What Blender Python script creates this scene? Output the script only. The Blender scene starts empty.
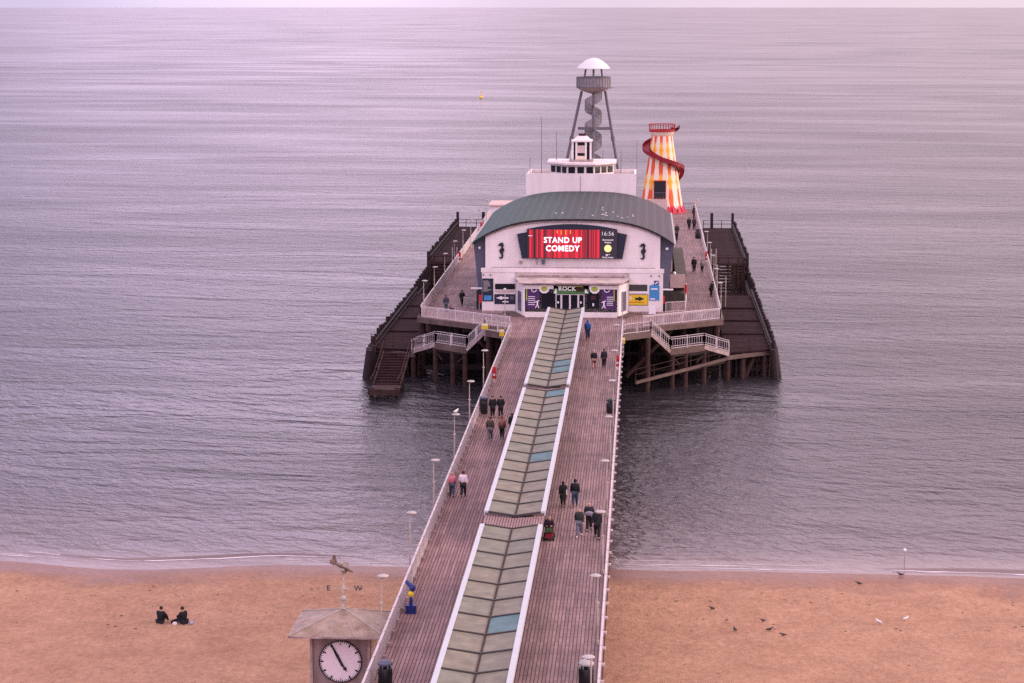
import bpy, bmesh, math, random
from mathutils import Vector, Matrix, noise
random.seed(7)
C = bpy.context.scene.collection
PI = math.pi
R = math.radians
scene = bpy.context.scene
H = 40.5      # camera height above the water
DK = 6.5      # pier deck height above the water

# sizes were read off the photograph: a view direction met with the upright plane at distance Y
_F = 2350.0; _yw = math.atan(131 / _F); _pt = math.atan(344.5 / _F)
_fw = Vector((-math.sin(_yw) * math.cos(_pt), math.cos(_yw) * math.cos(_pt), -math.sin(_pt))); _rt = Vector((math.cos(_yw), math.sin(_yw), 0)); _up = _rt.cross(_fw)
def XZ(px, py, Y):
    r = _fw + _rt * ((px - 512) / _F) - _up * ((py - 341.5) / _F); t = Y / r.y
    return r.x * t, H + r.z * t
# ------------------------------------------------------------------ materials
def new_mat(name):
    m = bpy.data.materials.new(name); m.use_nodes = True
    return m, m.node_tree.nodes, m.node_tree.links, m.node_tree.nodes['Principled BSDF']

def mat(name, col, rough=0.7, var=0.18, scale=1.2, col2=None, bump=0.0, metal=0.0, streak=False, spec=0.4):
    """surface with mottled colour variation, optional vertical streaking and bump"""
    m, N, L, B = new_mat(name)
    B.inputs['Roughness'].default_value = rough
    B.inputs['Metallic'].default_value = metal
    B.inputs['Specular IOR Level'].default_value = spec
    geo = N.new('ShaderNodeNewGeometry')
    src = geo.outputs['Position']
    mp = N.new('ShaderNodeMapping'); mp.inputs['Scale'].default_value = (1, 1, 0.18) if streak else (1, 1, 1)
    L.new(src, mp.inputs['Vector'])
    nz = N.new('ShaderNodeTexNoise'); nz.inputs['Scale'].default_value = scale
    nz.inputs['Detail'].default_value = 6; nz.inputs['Roughness'].default_value = 0.65
    L.new(mp.outputs[0], nz.inputs['Vector'])
    r = N.new('ShaderNodeValToRGB')
    r.color_ramp.elements[0].position = 0.3; r.color_ramp.elements[1].position = 0.7
    a = col2 or [c * (1 - var) for c in col]
    b = [min(1, c * (1 + var * 0.5)) for c in col]
    r.color_ramp.elements[0].color = (*a[:3], 1); r.color_ramp.elements[1].color = (*b[:3], 1)
    L.new(nz.outputs['Fac'], r.inputs['Fac']); L.new(r.outputs['Color'], B.inputs['Base Color'])
    if bump:
        n2 = N.new('ShaderNodeTexNoise'); n2.inputs['Scale'].default_value = scale * 8
        L.new(src, n2.inputs['Vector'])
        bp = N.new('ShaderNodeBump'); bp.inputs['Strength'].default_value = bump; bp.inputs['Distance'].default_value = 0.05
        L.new(n2.outputs['Fac'], bp.inputs['Height']); L.new(bp.outputs['Normal'], B.inputs['Normal'])
    return m

def emis(name, col, s):
    m, N, L, B = new_mat(name)
    B.inputs['Base Color'].default_value = (*[c * 0.3 for c in col], 1)
    B.inputs['Emission Color'].default_value = (*col, 1); B.inputs['Emission Strength'].default_value = s
    return m

def deck_mat(name, plank_len, mortar, light, dark, groove):
    """timber planks running along the pier"""
    m, N, L, B = new_mat(name)
    B.inputs['Roughness'].default_value = 0.75; B.inputs['Specular IOR Level'].default_value = 0.3
    geo = N.new('ShaderNodeNewGeometry')
    sep = N.new('ShaderNodeSeparateXYZ'); L.new(geo.outputs['Position'], sep.inputs[0])
    cmb = N.new('ShaderNodeCombineXYZ'); L.new(sep.outputs['Y'], cmb.inputs['X']); L.new(sep.outputs['X'], cmb.inputs['Y'])
    br = N.new('ShaderNodeTexBrick'); br.inputs['Scale'].default_value = 1.0
    br.inputs['Brick Width'].default_value = plank_len; br.inputs['Row Height'].default_value = 0.195
    br.inputs['Mortar Size'].default_value = mortar; br.inputs['Mortar Smooth'].default_value = 0.3
    br.inputs['Color1'].default_value = (*light, 1); br.inputs['Color2'].default_value = (*dark, 1)
    br.inputs['Mortar'].default_value = (*groove, 1)
    br.offset = 0.5
    L.new(cmb.outputs[0], br.inputs['Vector'])
    nz = N.new('ShaderNodeTexNoise'); nz.inputs['Scale'].default_value = 0.22; nz.inputs['Detail'].default_value = 7
    nz.inputs['Roughness'].default_value = 0.7
    L.new(geo.outputs['Position'], nz.inputs['Vector'])
    r = N.new('ShaderNodeValToRGB'); r.color_ramp.elements[0].position = .33; r.color_ramp.elements[1].position = .68
    r.color_ramp.elements[0].color = (.62, .60, .62, 1); r.color_ramp.elements[1].color = (1.12, 1.08, 1.06, 1)
    L.new(nz.outputs['Fac'], r.inputs['Fac'])
    # every plank gets its own tone
    wn = N.new('ShaderNodeTexWhiteNoise'); wn.noise_dimensions = '2D'
    fl = N.new('ShaderNodeVectorMath'); fl.operation = 'FLOOR'
    sc = N.new('ShaderNodeVectorMath'); sc.operation = 'MULTIPLY'; sc.inputs[1].default_value = (0.28, 1 / 0.195, 0)
    L.new(cmb.outputs[0], sc.inputs[0]); L.new(sc.outputs[0], fl.inputs[0]); L.new(fl.outputs[0], wn.inputs['Vector'])
    mr = N.new('ShaderNodeMapRange'); mr.inputs['To Min'].default_value = .8; mr.inputs['To Max'].default_value = 1.15
    L.new(wn.outputs['Value'], mr.inputs['Value'])
    m1 = N.new('ShaderNodeMixRGB'); m1.blend_type = 'MULTIPLY'; m1.inputs['Fac'].default_value = 1
    L.new(br.outputs['Color'], m1.inputs['Color1']); L.new(r.outputs['Color'], m1.inputs['Color2'])
    m2 = N.new('ShaderNodeVectorMath'); m2.operation = 'SCALE'
    L.new(m1.outputs['Color'], m2.inputs[0]); L.new(mr.outputs[0], m2.inputs['Scale'])
    L.new(m2.outputs[0], B.inputs['Base Color'])
    return m

M = {}
M['deck_l'] = deck_mat('deck planks west', 6.0, 0.026, (.36, .225, .228), (.30, .18, .184), (.07, .042, .042))
M['deck_r'] = deck_mat('deck planks east', 1.6, 0.028, (.36, .235, .235), (.30, .195, .196), (.09, .055, .055))
M['white'] = mat('white painted render', (.80, .73, .72), .6, .12, .5, col2=(.68, .60, .60), streak=True)
M['white_metal'] = mat('white painted steel', (.78, .74, .76), .45, .1, 2)
M['rail'] = mat('railing paint', (.60, .52, .54), .5, .15, 1.5)
M['stain'] = mat('stained sill', (.42, .33, .32), .7, .4, 1.4, col2=(.22, .15, .14))
M['slate'] = mat('blue grey cladding', (.085, .09, .14), .5, .2, 1)
M['dark'] = mat('dark timber', (.026, .014, .016), .8, .5, 1.2, bump=.4)
M['dark2'] = mat('weathered landing deck', (.032, .012, .015), .85, .5, .8, bump=.3, spec=.12)
M['rust'] = mat('rusty brown steel', (.058, .030, .026), .8, .5, 1.3, col2=(.028, .014, .013), spec=.2)
M['beam'] = mat('weathered concrete beam', (.14, .092, .082), .8, .4, .9, col2=(.075, .045, .042))
M['black'] = mat('black paint', (.012, .012, .017), .4, .3, 2)
M['glass'] = mat('dark window glass', (.010, .012, .018), .12, .2, 2, spec=.25)
M['gutter'] = mat('canopy gutter white', (.50, .52, .56), .45, .08, 1)
M['rib'] = mat('canopy rib dark', (.05, .045, .042), .6, .3, 2)
M['panel'] = mat('dirty translucent panel', (.232, .205, .158), .6, .3, .9, col2=(.145, .128, .10), spec=.2)
M['panel_green'] = mat('greenish translucent panel', (.205, .198, .155), .6, .3, .9, col2=(.135, .130, .105), spec=.2)
M['panel_blue'] = mat('blue replacement panel', (.13, .215, .225), .7, .25, .9, spec=.15)
M['steel'] = mat('galvanised steel', (.42, .38, .37), .45, .2, 2)
M['lamp_post'] = mat('lamp post cream', (.42, .35, .32), .5, .25, 2)
M['tower_steel'] = mat('tower grey steel', (.13, .12, .14), .5, .25, 1)
M['mesh_grey'] = mat('tower mesh screen grey', (.24, .21, .23), .55, .35, 2.5)
M['dome'] = mat('dome white', (.74, .70, .70), .4, .05, 1)
M['bowl'] = mat('bowl cream', (.52, .44, .42), .5, .2, 1)
M['red'] = mat('red paint', (.50, .02, .03), .45, .2, 2)
M['dark_red'] = mat('slide dark red', (.27, .012, .03), .45, .3, 2)
M['gal_red'] = mat('gallery red', (.36, .018, .02), .5, .25, 2)
M['skirt_red'] = mat('bright red skirt', (.58, .02, .06), .5, .2, 2)
M['blue'] = mat('blue paint', (.016, .03, .17), .45, .2, 2)
M['yellow'] = mat('yellow paint', (.75, .52, .02), .5, .1, 2)
M['sign_blue'] = mat('sign blue', (.05, .25, .52), .5, .25, 3)
M['sign_navy'] = mat('sign navy', (.012, .016, .04), .4, .3, 3)
M['purple'] = mat('poster purple', (.075, .02, .13), .4, .4, 2)
M['green'] = mat('sign green', (.06, .20, .05), .5, .3, 2)
M['lime'] = mat('lime green', (.35, .45, .06), .5, .2, 2)
M['pale'] = mat('pale lettering', (.82, .78, .82), .5, .05, 2)
M['pinkpale'] = mat('pale kiosk board', (.58, .43, .40), .6, .15, 1)
M['maroon'] = mat('maroon interior', (.05, .01, .018), .7, .3, 1)
M['olive'] = mat('olive felt roof', (.085, .072, .06), .85, .3, 1)
M['clock'] = mat('clock face white', (.86, .78, .84), .4, .03, 1)
M['towerwall'] = mat('clock tower wall', (.31, .24, .235), .75, .25, 2, col2=(.18, .13, .125), streak=True)
M['cream'] = mat('cream board', (.78, .62, .48), .5, .1, 2)
M['copper'] = mat('weathered vane metal', (.22, .15, .11), .5, .5, 6, col2=(.08, .05, .045))
M['vane_pale'] = mat('pale vane fittings', (.46, .44, .38), .5, .3, 4)
M['skin'] = mat('skin', (.50, .27, .20), .55, .1, 8)
M['bird_white'] = mat('gull white', (.78, .74, .74), .6, .05, 8)
M['bird_dark'] = mat('bird dark', (.06, .045, .05), .7, .2, 8)
M['foam'] = mat('sea foam', (.74, .65, .69), .6, .15, 1.5)
M['bag'] = mat('pale bag cloth', (.7, .62, .6), .7, .1, 8)
_cl = {}
def cloth(col):
    k = tuple(col)
    if k not in _cl: _cl[k] = mat('cloth %d' % len(_cl), col, .85, .25, 9)
    return _cl[k]

# copper green / slate curved roof with standing seams and lichen-green side
def roof_mat():
    m, N, L, B = new_mat('curved sheet roof'); B.inputs['Roughness'].default_value = .65; B.inputs['Specular IOR Level'].default_value = .25
    geo = N.new('ShaderNodeNewGeometry'); sep = N.new('ShaderNodeSeparateXYZ'); L.new(geo.outputs['Position'], sep.inputs[0])
    mr = N.new('ShaderNodeMapRange'); mr.inputs['From Min'].default_value = -19; mr.inputs['From Max'].default_value = 3.5
    L.new(sep.outputs['X'], mr.inputs['Value'])
    nz = N.new('ShaderNodeTexNoise'); nz.inputs['Scale'].default_value = .28; nz.inputs['Detail'].default_value = 6
    L.new(geo.outputs['Position'], nz.inputs['Vector'])
    ad = N.new('ShaderNodeMath'); ad.operation = 'MULTIPLY_ADD'; ad.inputs[1].default_value = .5; ad.inputs[2].default_value = -.25
    L.new(nz.outputs['Fac'], ad.inputs[0])
    s = N.new('ShaderNodeMath'); s.operation = 'ADD'; L.new(mr.outputs[0], s.inputs[0]); L.new(ad.outputs[0], s.inputs[1])
    r = N.new('ShaderNodeValToRGB'); e = r.color_ramp.elements
    e[0].position = .1; e[0].color = (.036, .085, .072, 1); e[1].position = .9; e[1].color = (.062, .050, .062, 1)
    k = e.new(.5); k.color = (.038, .050, .049, 1)
    L.new(s.outputs[0], r.inputs['Fac'])
    wv = N.new('ShaderNodeTexWave'); wv.bands_direction = 'X'; wv.inputs['Scale'].default_value = .33; wv.inputs['Distortion'].default_value = 0
    L.new(geo.outputs['Position'], wv.inputs['Vector'])
    wy = N.new('ShaderNodeTexWave'); wy.bands_direction = 'Y'; wy.inputs['Scale'].default_value = .12
    L.new(geo.outputs['Position'], wy.inputs['Vector'])
    pw = N.new('ShaderNodeMath'); pw.operation = 'POWER'; pw.inputs[1].default_value = 4; L.new(wv.outputs['Fac'], pw.inputs[0])
    pw2 = N.new('ShaderNodeMath'); pw2.operation = 'POWER'; pw2.inputs[1].default_value = 8; L.new(wy.outputs['Fac'], pw2.inputs[0])
    mx = N.new('ShaderNodeMath'); mx.operation = 'MAXIMUM'; L.new(pw.outputs[0], mx.inputs[0]); L.new(pw2.outputs[0], mx.inputs[1])
    ml = N.new('ShaderNodeMath'); ml.operation = 'MULTIPLY'; ml.inputs[1].default_value = .3; L.new(mx.outputs[0], ml.inputs[0])
    mixc = N.new('ShaderNodeMixRGB'); mixc.inputs['Color2'].default_value = (.13, .135, .135, 1)
    L.new(ml.outputs[0], mixc.inputs['Fac']); L.new(r.outputs['Color'], mixc.inputs['Color1'])
    L.new(mixc.outputs['Color'], B.inputs['Base Color'])
    return m
M['roof'] = roof_mat()

def clock_roof_mat():
    m, N, L, B = new_mat('lead sheet roof'); B.inputs['Roughness'].default_value = .5
    geo = N.new('ShaderNodeNewGeometry')
    nz = N.new('ShaderNodeTexNoise'); nz.inputs['Scale'].default_value = 1.3; nz.inputs['Detail'].default_value = 8; nz.inputs['Roughness'].default_value = .7
    L.new(geo.outputs['Position'], nz.inputs['Vector'])
    r = N.new('ShaderNodeValToRGB'); e = r.color_ramp.elements
    e[0].position = .35; e[0].color = (.21, .125, .085, 1); e[1].position = .7; e[1].color = (.44, .33, .26, 1)
    L.new(nz.outputs['Fac'], r.inputs['Fac']); L.new(r.outputs['Color'], B.inputs['Base Color'])
    return m
M['lead'] = clock_roof_mat()
M['porch'] = mat('stained porch roof', (.56, .47, .45), .7, .3, .8, col2=(.34, .25, .235))
M['slat'] = mat('brown slats', (.30, .185, .18), .75, .35, 3)

def screen_mat():
    m, N, L, B = new_mat('led screen curtain')
    tc = N.new('ShaderNodeTexCoord'); sep = N.new('ShaderNodeSeparateXYZ'); L.new(tc.outputs['Object'], sep.inputs[0])
    # folds: irregular vertical bars
    n1 = N.new('ShaderNodeTexNoise'); n1.noise_dimensions = '1D'; n1.inputs['Scale'].default_value = 2.6; n1.inputs['Detail'].default_value = 3
    L.new(sep.outputs['X'], n1.inputs['W'])
    r = N.new('ShaderNodeValToRGB'); e = r.color_ramp.elements
    e[0].position = .43; e[0].color = (.015, .002, .01, 1); e[1].position = .60; e[1].color = (1.0, .012, .035, 1)
    k = e.new(.50); k.color = (.30, .004, .02, 1)
    L.new(n1.outputs['Fac'], r.inputs['Fac'])
    # glow of the stage light in the middle
    g = N.new('ShaderNodeMath'); g.operation = 'MULTIPLY_ADD'; g.inputs[1].default_value = 1; g.inputs[2].default_value = 8.3
    L.new(sep.outputs['X'], g.inputs[0])
    ab = N.new('ShaderNodeMath'); ab.operation = 'ABSOLUTE'; L.new(g.outputs[0], ab.inputs[0])
    mr = N.new('ShaderNodeMapRange'); mr.inputs['From Min'].default_value = .5; mr.inputs['From Max'].default_value = 2.8
    mr.inputs['To Min'].default_value = .45; mr.inputs['To Max'].default_value = 0
    L.new(ab.outputs[0], mr.inputs['Value'])
    mx = N.new('ShaderNodeMixRGB'); mx.inputs['Color2'].default_value = (1, .01, .03, 1)
    L.new(mr.outputs[0], mx.inputs['Fac']); L.new(r.outputs['Color'], mx.inputs['Color1'])
    B.inputs['Base Color'].default_value = (.01, .01, .01, 1)
    L.new(mx.outputs['Color'], B.inputs['Emission Color']); B.inputs['Emission Strength'].default_value = .95
    return m
M['screen'] = screen_mat()
M['led_white'] = emis('led white', (1, .82, .92), 1.3)
M['led_dim'] = emis('led dim white', (.8, .7, .8), .7)
M['led_yellow'] = emis('led sun yellow', (1, .72, .3), 1.0)
M['led_orange'] = emis('led stage light', (1, .30, .03), 1.0)
M['led_black'] = emis('led black', (.03, .02, .035), .6)
M['led_violet'] = emis('led violet', (.12, .01, .22), .8)
M['led_red'] = emis('led red', (.8, .02, .03), .8)
M['led_purple'] = M['led_violet']

# ------------------------------------------------------------------ mesh builder
class MB:
    def __init__(s, org=(0, 0, 0)):
        s.v = []; s.f = []; s.o = Vector(org)
    def add(s, vs, fs):
        n = len(s.v); s.v += [Vector(v) for v in vs]; s.f += [tuple(i + n for i in f) for f in fs]; return s
    def box(s, x0, x1, y0, y1, z0, z1):
        return s.add([(x0, y0, z0), (x1, y0, z0), (x1, y1, z0), (x0, y1, z0), (x0, y0, z1), (x1, y0, z1), (x1, y1, z1), (x0, y1, z1)],
                     [(0, 3, 2, 1), (4, 5, 6, 7), (0, 1, 5, 4), (1, 2, 6, 5), (2, 3, 7, 6), (3, 0, 4, 7)])
    def tube(s, a, b, r0, r1=None, n=8, caps=True):
        a = Vector(a); b = Vector(b); r1 = r0 if r1 is None else r1
        d = (b - a).normalized()
        u = d.cross(Vector((0, 0, 1)))
        if u.length < 1e-4: u = Vector((1, 0, 0))
        u.normalize(); w = d.cross(u)
        vs = []
        for (p, r) in ((a, r0), (b, r1)):
            for i in range(n):
                t = 2 * PI * i / n + PI / n
                vs.append(p + u * math.cos(t) * r + w * math.sin(t) * r)
        fs = [(i, (i + 1) % n, n + (i + 1) % n, n + i) for i in range(n)]
        if caps: fs += [tuple(range(n - 1, -1, -1)), tuple(range(n, 2 * n))]
        return s.add(vs, fs)
    def bar(s, a, b, w, h):
        """rectangular bar from a to b, w across (horizontal), h high"""
        a = Vector(a); b = Vector(b); d = (b - a).normalized()
        u = d.cross(Vector((0, 0, 1)))
        if u.length < 1e-4: u = Vector((1, 0, 0))
        u.normalize(); v = u.cross(d); u = u * w / 2; v = v * h / 2
        vs = [a - u - v, a + u - v, a + u + v, a - u + v, b - u - v, b + u - v, b + u + v, b - u + v]
        return s.add(vs, [(0, 3, 2, 1), (4, 5, 6, 7), (0, 1, 5, 4), (1, 2, 6, 5), (2, 3, 7, 6), (3, 0, 4, 7)])
    def prism(s, poly, d):
        """polygon of 3-D points extruded by vector d"""
        n = len(poly); d = Vector(d); vs = [Vector(p) for p in poly] + [Vector(p) + d for p in poly]
        fs = [tuple(range(n - 1, -1, -1)), tuple(range(n, 2 * n))] + [(i, (i + 1) % n, n + (i + 1) % n, n + i) for i in range(n)]
        return s.add(vs, fs)
    def lathe(s, c, prof, n=24, caps=True):
        c = Vector(c); vs = []
        for (r, z) in prof:
            for i in range(n):
                t = 2 * PI * i / n
                vs.append(c + Vector((r * math.cos(t), r * math.sin(t), z)))
        fs = []
        for k in range(len(prof) - 1):
            for i in range(n):
                j = (i + 1) % n
                fs.append((k * n + i, k * n + j, (k + 1) * n + j, (k + 1) * n + i))
        if caps:
            fs.append(tuple(range(n - 1, -1, -1))); fs.append(tuple(range((len(prof) - 1) * n, len(prof) * n)))
        return s.add(vs, fs)
    def ball(s, c, rx, ry=None, rz=None, n=10, m=6):
        ry = ry or rx; rz = rz or rx
        prof = [(math.sin(PI * k / m), -math.cos(PI * k / m)) for k in range(m + 1)]
        vs = []; c = Vector(c)
        for (r, z) in prof:
            for i in range(n):
                t = 2 * PI * i / n
                vs.append(c + Vector((max(r, .01) * rx * math.cos(t), max(r, .01) * ry * math.sin(t), z * rz)))
        fs = [(k * n + i, k * n + (i + 1) % n, (k + 1) * n + (i + 1) % n, (k + 1) * n + i) for k in range(m) for i in range(n)]
        return s.add(vs, fs)
    def build(s, name, material, parent=None, smooth=False, loc=(0, 0, 0)):
        me = bpy.data.meshes.new(name); me.from_pydata([v - s.o for v in s.v], [], s.f)
        bm = bmesh.new(); bm.from_mesh(me); bmesh.ops.recalc_face_normals(bm, faces=bm.faces); bm.to_mesh(me); bm.free()
        me.materials.append(material)
        if smooth:
            me.polygons.foreach_set('use_smooth', [True] * len(me.polygons))
            try: me.set_sharp_from_angle(angle=R(40))
            except Exception: pass
        o = bpy.data.objects.new(name, me); C.objects.link(o); o.location = loc
        if parent: o.parent = parent
        return o

def tag(o, label=None, cat=None, group=None, kind=None):
    if label: o['label'] = label
    if cat: o['category'] = cat
    if group: o['group'] = group
    if kind: o['kind'] = kind
    return o
def thing(name, loc, label, cat, group=None, rz=0):
    o = bpy.data.objects.new(name, None); C.objects.link(o); o.location = loc; o.rotation_euler.z = rz
    o.empty_display_size = .3
    return tag(o, label, cat, group)
def copy_thing(root, loc, label, rz=None, parent=None):
    c = root.copy(); C.objects.link(c)
    if parent: c.parent = parent
    else:
        c.location = loc; c['label'] = label
        if rz is not None: c.rotation_euler.z = rz
    for ch in list(root.children): copy_thing(ch, None, None, None, c)
    return c
def text_mesh(name, txt, size, material, org, parent, ext=.03, bold=0, align='CENTER', loc=(0, 0, 0)):
    """upright lettering facing -Y at world place org; parent-relative location given by loc"""
    cu = bpy.data.curves.new('t', 'FONT'); cu.body = txt; cu.size = size; cu.extrude = ext; cu.offset = bold
    cu.align_x = align; cu.align_y = 'CENTER'; cu.space_line = .95; cu.space_character = 1.12; cu.resolution_u = 3
    to = bpy.data.objects.new('t', cu); C.objects.link(to)
    dg = bpy.context.evaluated_depsgraph_get()
    me = bpy.data.meshes.new_from_object(to.evaluated_get(dg))
    me.transform(Matrix.Rotation(PI / 2, 4, 'X'))
    me.transform(Matrix.Translation(Vector(loc)))
    bpy.data.objects.remove(to); bpy.data.curves.remove(cu)
    me.materials.clear(); me.materials.append(material); me.name = name
    o = bpy.data.objects.new(name, me); C.objects.link(o)
    if parent: o.parent = parent
    return o

# ------------------------------------------------------------------ SEA, SAND
def sea():
    rings = [0, 60, 120, 160] + [160 + 12 * i for i in range(1, 26)] + [520, 640, 800, 1000, 1300, 1700, 2200, 3000, 4200, 6000, 9300]
    n = 180; vs = [(0, 0, 0)]; fs = []
    for r in rings[1:]:
        for i in range(n):
            t = 2 * PI * i / n; vs.append((r * math.cos(t), r * math.sin(t), 0))
    for i in range(n): fs.append((0, 1 + i, 1 + (i + 1) % n))
    for k in range(len(rings) - 2):
        for i in range(n):
            j = (i + 1) % n
            fs.append((1 + k * n + i, 1 + k * n + j, 1 + (k + 1) * n + j, 1 + (k + 1) * n + i))
    m, N, L, B = new_mat('sea water')
    B.inputs['Base Color'].default_value = (.035, .026, .036, 1)
    B.inputs['Roughness'].default_value = .10; B.inputs['IOR'].default_value = 1.34
    geo = N.new('ShaderNodeNewGeometry')
    def layer(sx, sy, rot, scale, detail, rough=.6, kind='noise', dist=0):
        mp = N.new('ShaderNodeMapping'); mp.vector_type = 'TEXTURE'; mp.inputs['Scale'].default_value = (1 / sx, 1 / sy, 1); mp.inputs['Rotation'].default_value[2] = R(rot)
        L.new(geo.outputs['Position'], mp.inputs['Vector'])
        if kind == 'noise':
            t = N.new('ShaderNodeTexNoise'); t.inputs['Scale'].default_value = scale; t.inputs['Detail'].default_value = detail
            t.inputs['Roughness'].default_value = rough; t.inputs['Distortion'].default_value = dist
        else:
            t = N.new('ShaderNodeTexWave'); t.bands_direction = 'Y'; t.inputs['Scale'].default_value = scale
            t.inputs['Distortion'].default_value = dist; t.inputs['Detail'].default_value = 2; t.inputs['Detail Scale'].default_value = .6
        L.new(mp.outputs[0], t.inputs['Vector'])
        return t.outputs['Fac']
    def bump(h, strength, dist, prev=None):
        b = N.new('ShaderNodeBump'); b.inputs['Strength'].default_value = strength; b.inputs['Distance'].default_value = dist
        L.new(h, b.inputs['Height'])
        if prev: L.new(prev.outputs['Normal'], b.inputs['Normal'])
        return b
    sy = N.new('ShaderNodeSeparateXYZ'); L.new(geo.outputs['Position'], sy.inputs[0])
    shal = N.new('ShaderNodeValToRGB'); ee = shal.color_ramp.elements
    ee[0].position = 0; ee[0].color = (.26, .19, .185, 1); ee[1].position = 1; ee[1].color = (.030, .026, .032, 1)
    kk = ee.new(.10); kk.color = (.13, .098, .105, 1); kk = ee.new(.4); kk.color = (.055, .045, .052, 1)
    ms = N.new('ShaderNodeMapRange'); ms.inputs['From Min'].default_value = 163; ms.inputs['From Max'].default_value = 230
    L.new(sy.outputs['Y'], ms.inputs['Value']); L.new(ms.outputs[0], shal.inputs['Fac']); L.new(shal.outputs[0], B.inputs['Base Color'])
    # calmer and rougher patches of water, metres to tens of metres across
    def patch_val(sx, scale, d, lo, hi):
        q = N.new('ShaderNodeMapRange'); q.inputs['From Min'].default_value = .36; q.inputs['From Max'].default_value = .64
        q.inputs['To Min'].default_value = lo; q.inputs['To Max'].default_value = hi
        L.new(layer(sx, 1.0, -5, scale, d, .55, dist=.6), q.inputs['Value']); return q.outputs[0]
    wind = patch_val(.30, .035, 4, .35, 1.35)       # wind lanes near the pier
    far = patch_val(.6, .0045, 4, .75, 1.25)         # broad lanes out at sea
    pr = N.new('ShaderNodeMath'); pr.operation = 'MULTIPLY'; L.new(wind, pr.inputs[0]); L.new(far, pr.inputs[1])
    rg = N.new('ShaderNodeMapRange'); rg.inputs['From Min'].default_value = .3; rg.inputs['From Max'].default_value = 1.6
    rg.inputs['To Min'].default_value = .20; rg.inputs['To Max'].default_value = .28
    L.new(pr.outputs[0], rg.inputs['Value']); L.new(rg.outputs[0], B.inputs['Roughness'])
    # water calms into a thin smooth sheet over the sand
    sp = N.new('ShaderNodeSeparateXYZ'); L.new(geo.outputs['Position'], sp.inputs[0])
    sh = N.new('ShaderNodeMapRange'); sh.inputs['From Min'].default_value = 163.5; sh.inputs['From Max'].default_value = 172; sh.inputs['To Min'].default_value = .12; sh.inputs['To Max'].default_value = 1
    L.new(sp.outputs['Y'], sh.inputs['Value'])
    pm = N.new('ShaderNodeMath'); pm.operation = 'MULTIPLY'; L.new(pr.outputs[0], pm.inputs[0]); L.new(sh.outputs[0], pm.inputs[1])
    # wave slope fades with distance, where single waves merge
    fd = N.new('ShaderNodeMapRange'); fd.interpolation_type = 'SMOOTHSTEP'; fd.inputs['From Min'].default_value = 260; fd.inputs['From Max'].default_value = 1500
    fd.inputs['To Min'].default_value = 1; fd.inputs['To Max'].default_value = .07; L.new(sp.outputs['Y'], fd.inputs['Value'])
    fs_ = N.new('ShaderNodeMath'); fs_.operation = 'MULTIPLY'; L.new(fd.outputs[0], fs_.inputs[0]); L.new(sh.outputs[0], fs_.inputs[1])
    big = bump(layer(.45, 1.0, -3, .020, 3, .6, dist=1.6), 1.0, .8)
    swell = bump(layer(.34, 1.0, -7, .085, 3, .6, dist=1.2), 1.0, 1.15, big)
    L.new(fd.outputs[0], big.inputs['Strength']); L.new(fs_.outputs[0], swell.inputs['Strength'])
    mid = bump(layer(.45, 1.0, -52, .75, 2, .6, dist=.6), 1.0, .34, swell)
    mid2 = bump(layer(.5, 1.0, -14, .42, 3, .6, dist=.6), 1.0, .40, mid)
    small = bump(layer(.7, 1.0, -30, 1.6, 3, .7, dist=.5), .9, .22, mid2)
    L.new(fs_.outputs[0], mid2.inputs['Strength'])
    L.new(fs_.outputs[0], mid.inputs['Strength'])
    L.new(pm.outputs[0], small.inputs['Strength'])
    L.new(small.outputs['Normal'], B.inputs['Normal'])
    me = bpy.data.meshes.new('sea'); me.from_pydata(vs, [], fs); me.materials.append(m)
    o = bpy.data.objects.new('sea', me); C.objects.link(o); tag(o, 'calm mauve sea rippled to the horizon', 'sea', kind='structure')
sea()

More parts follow.
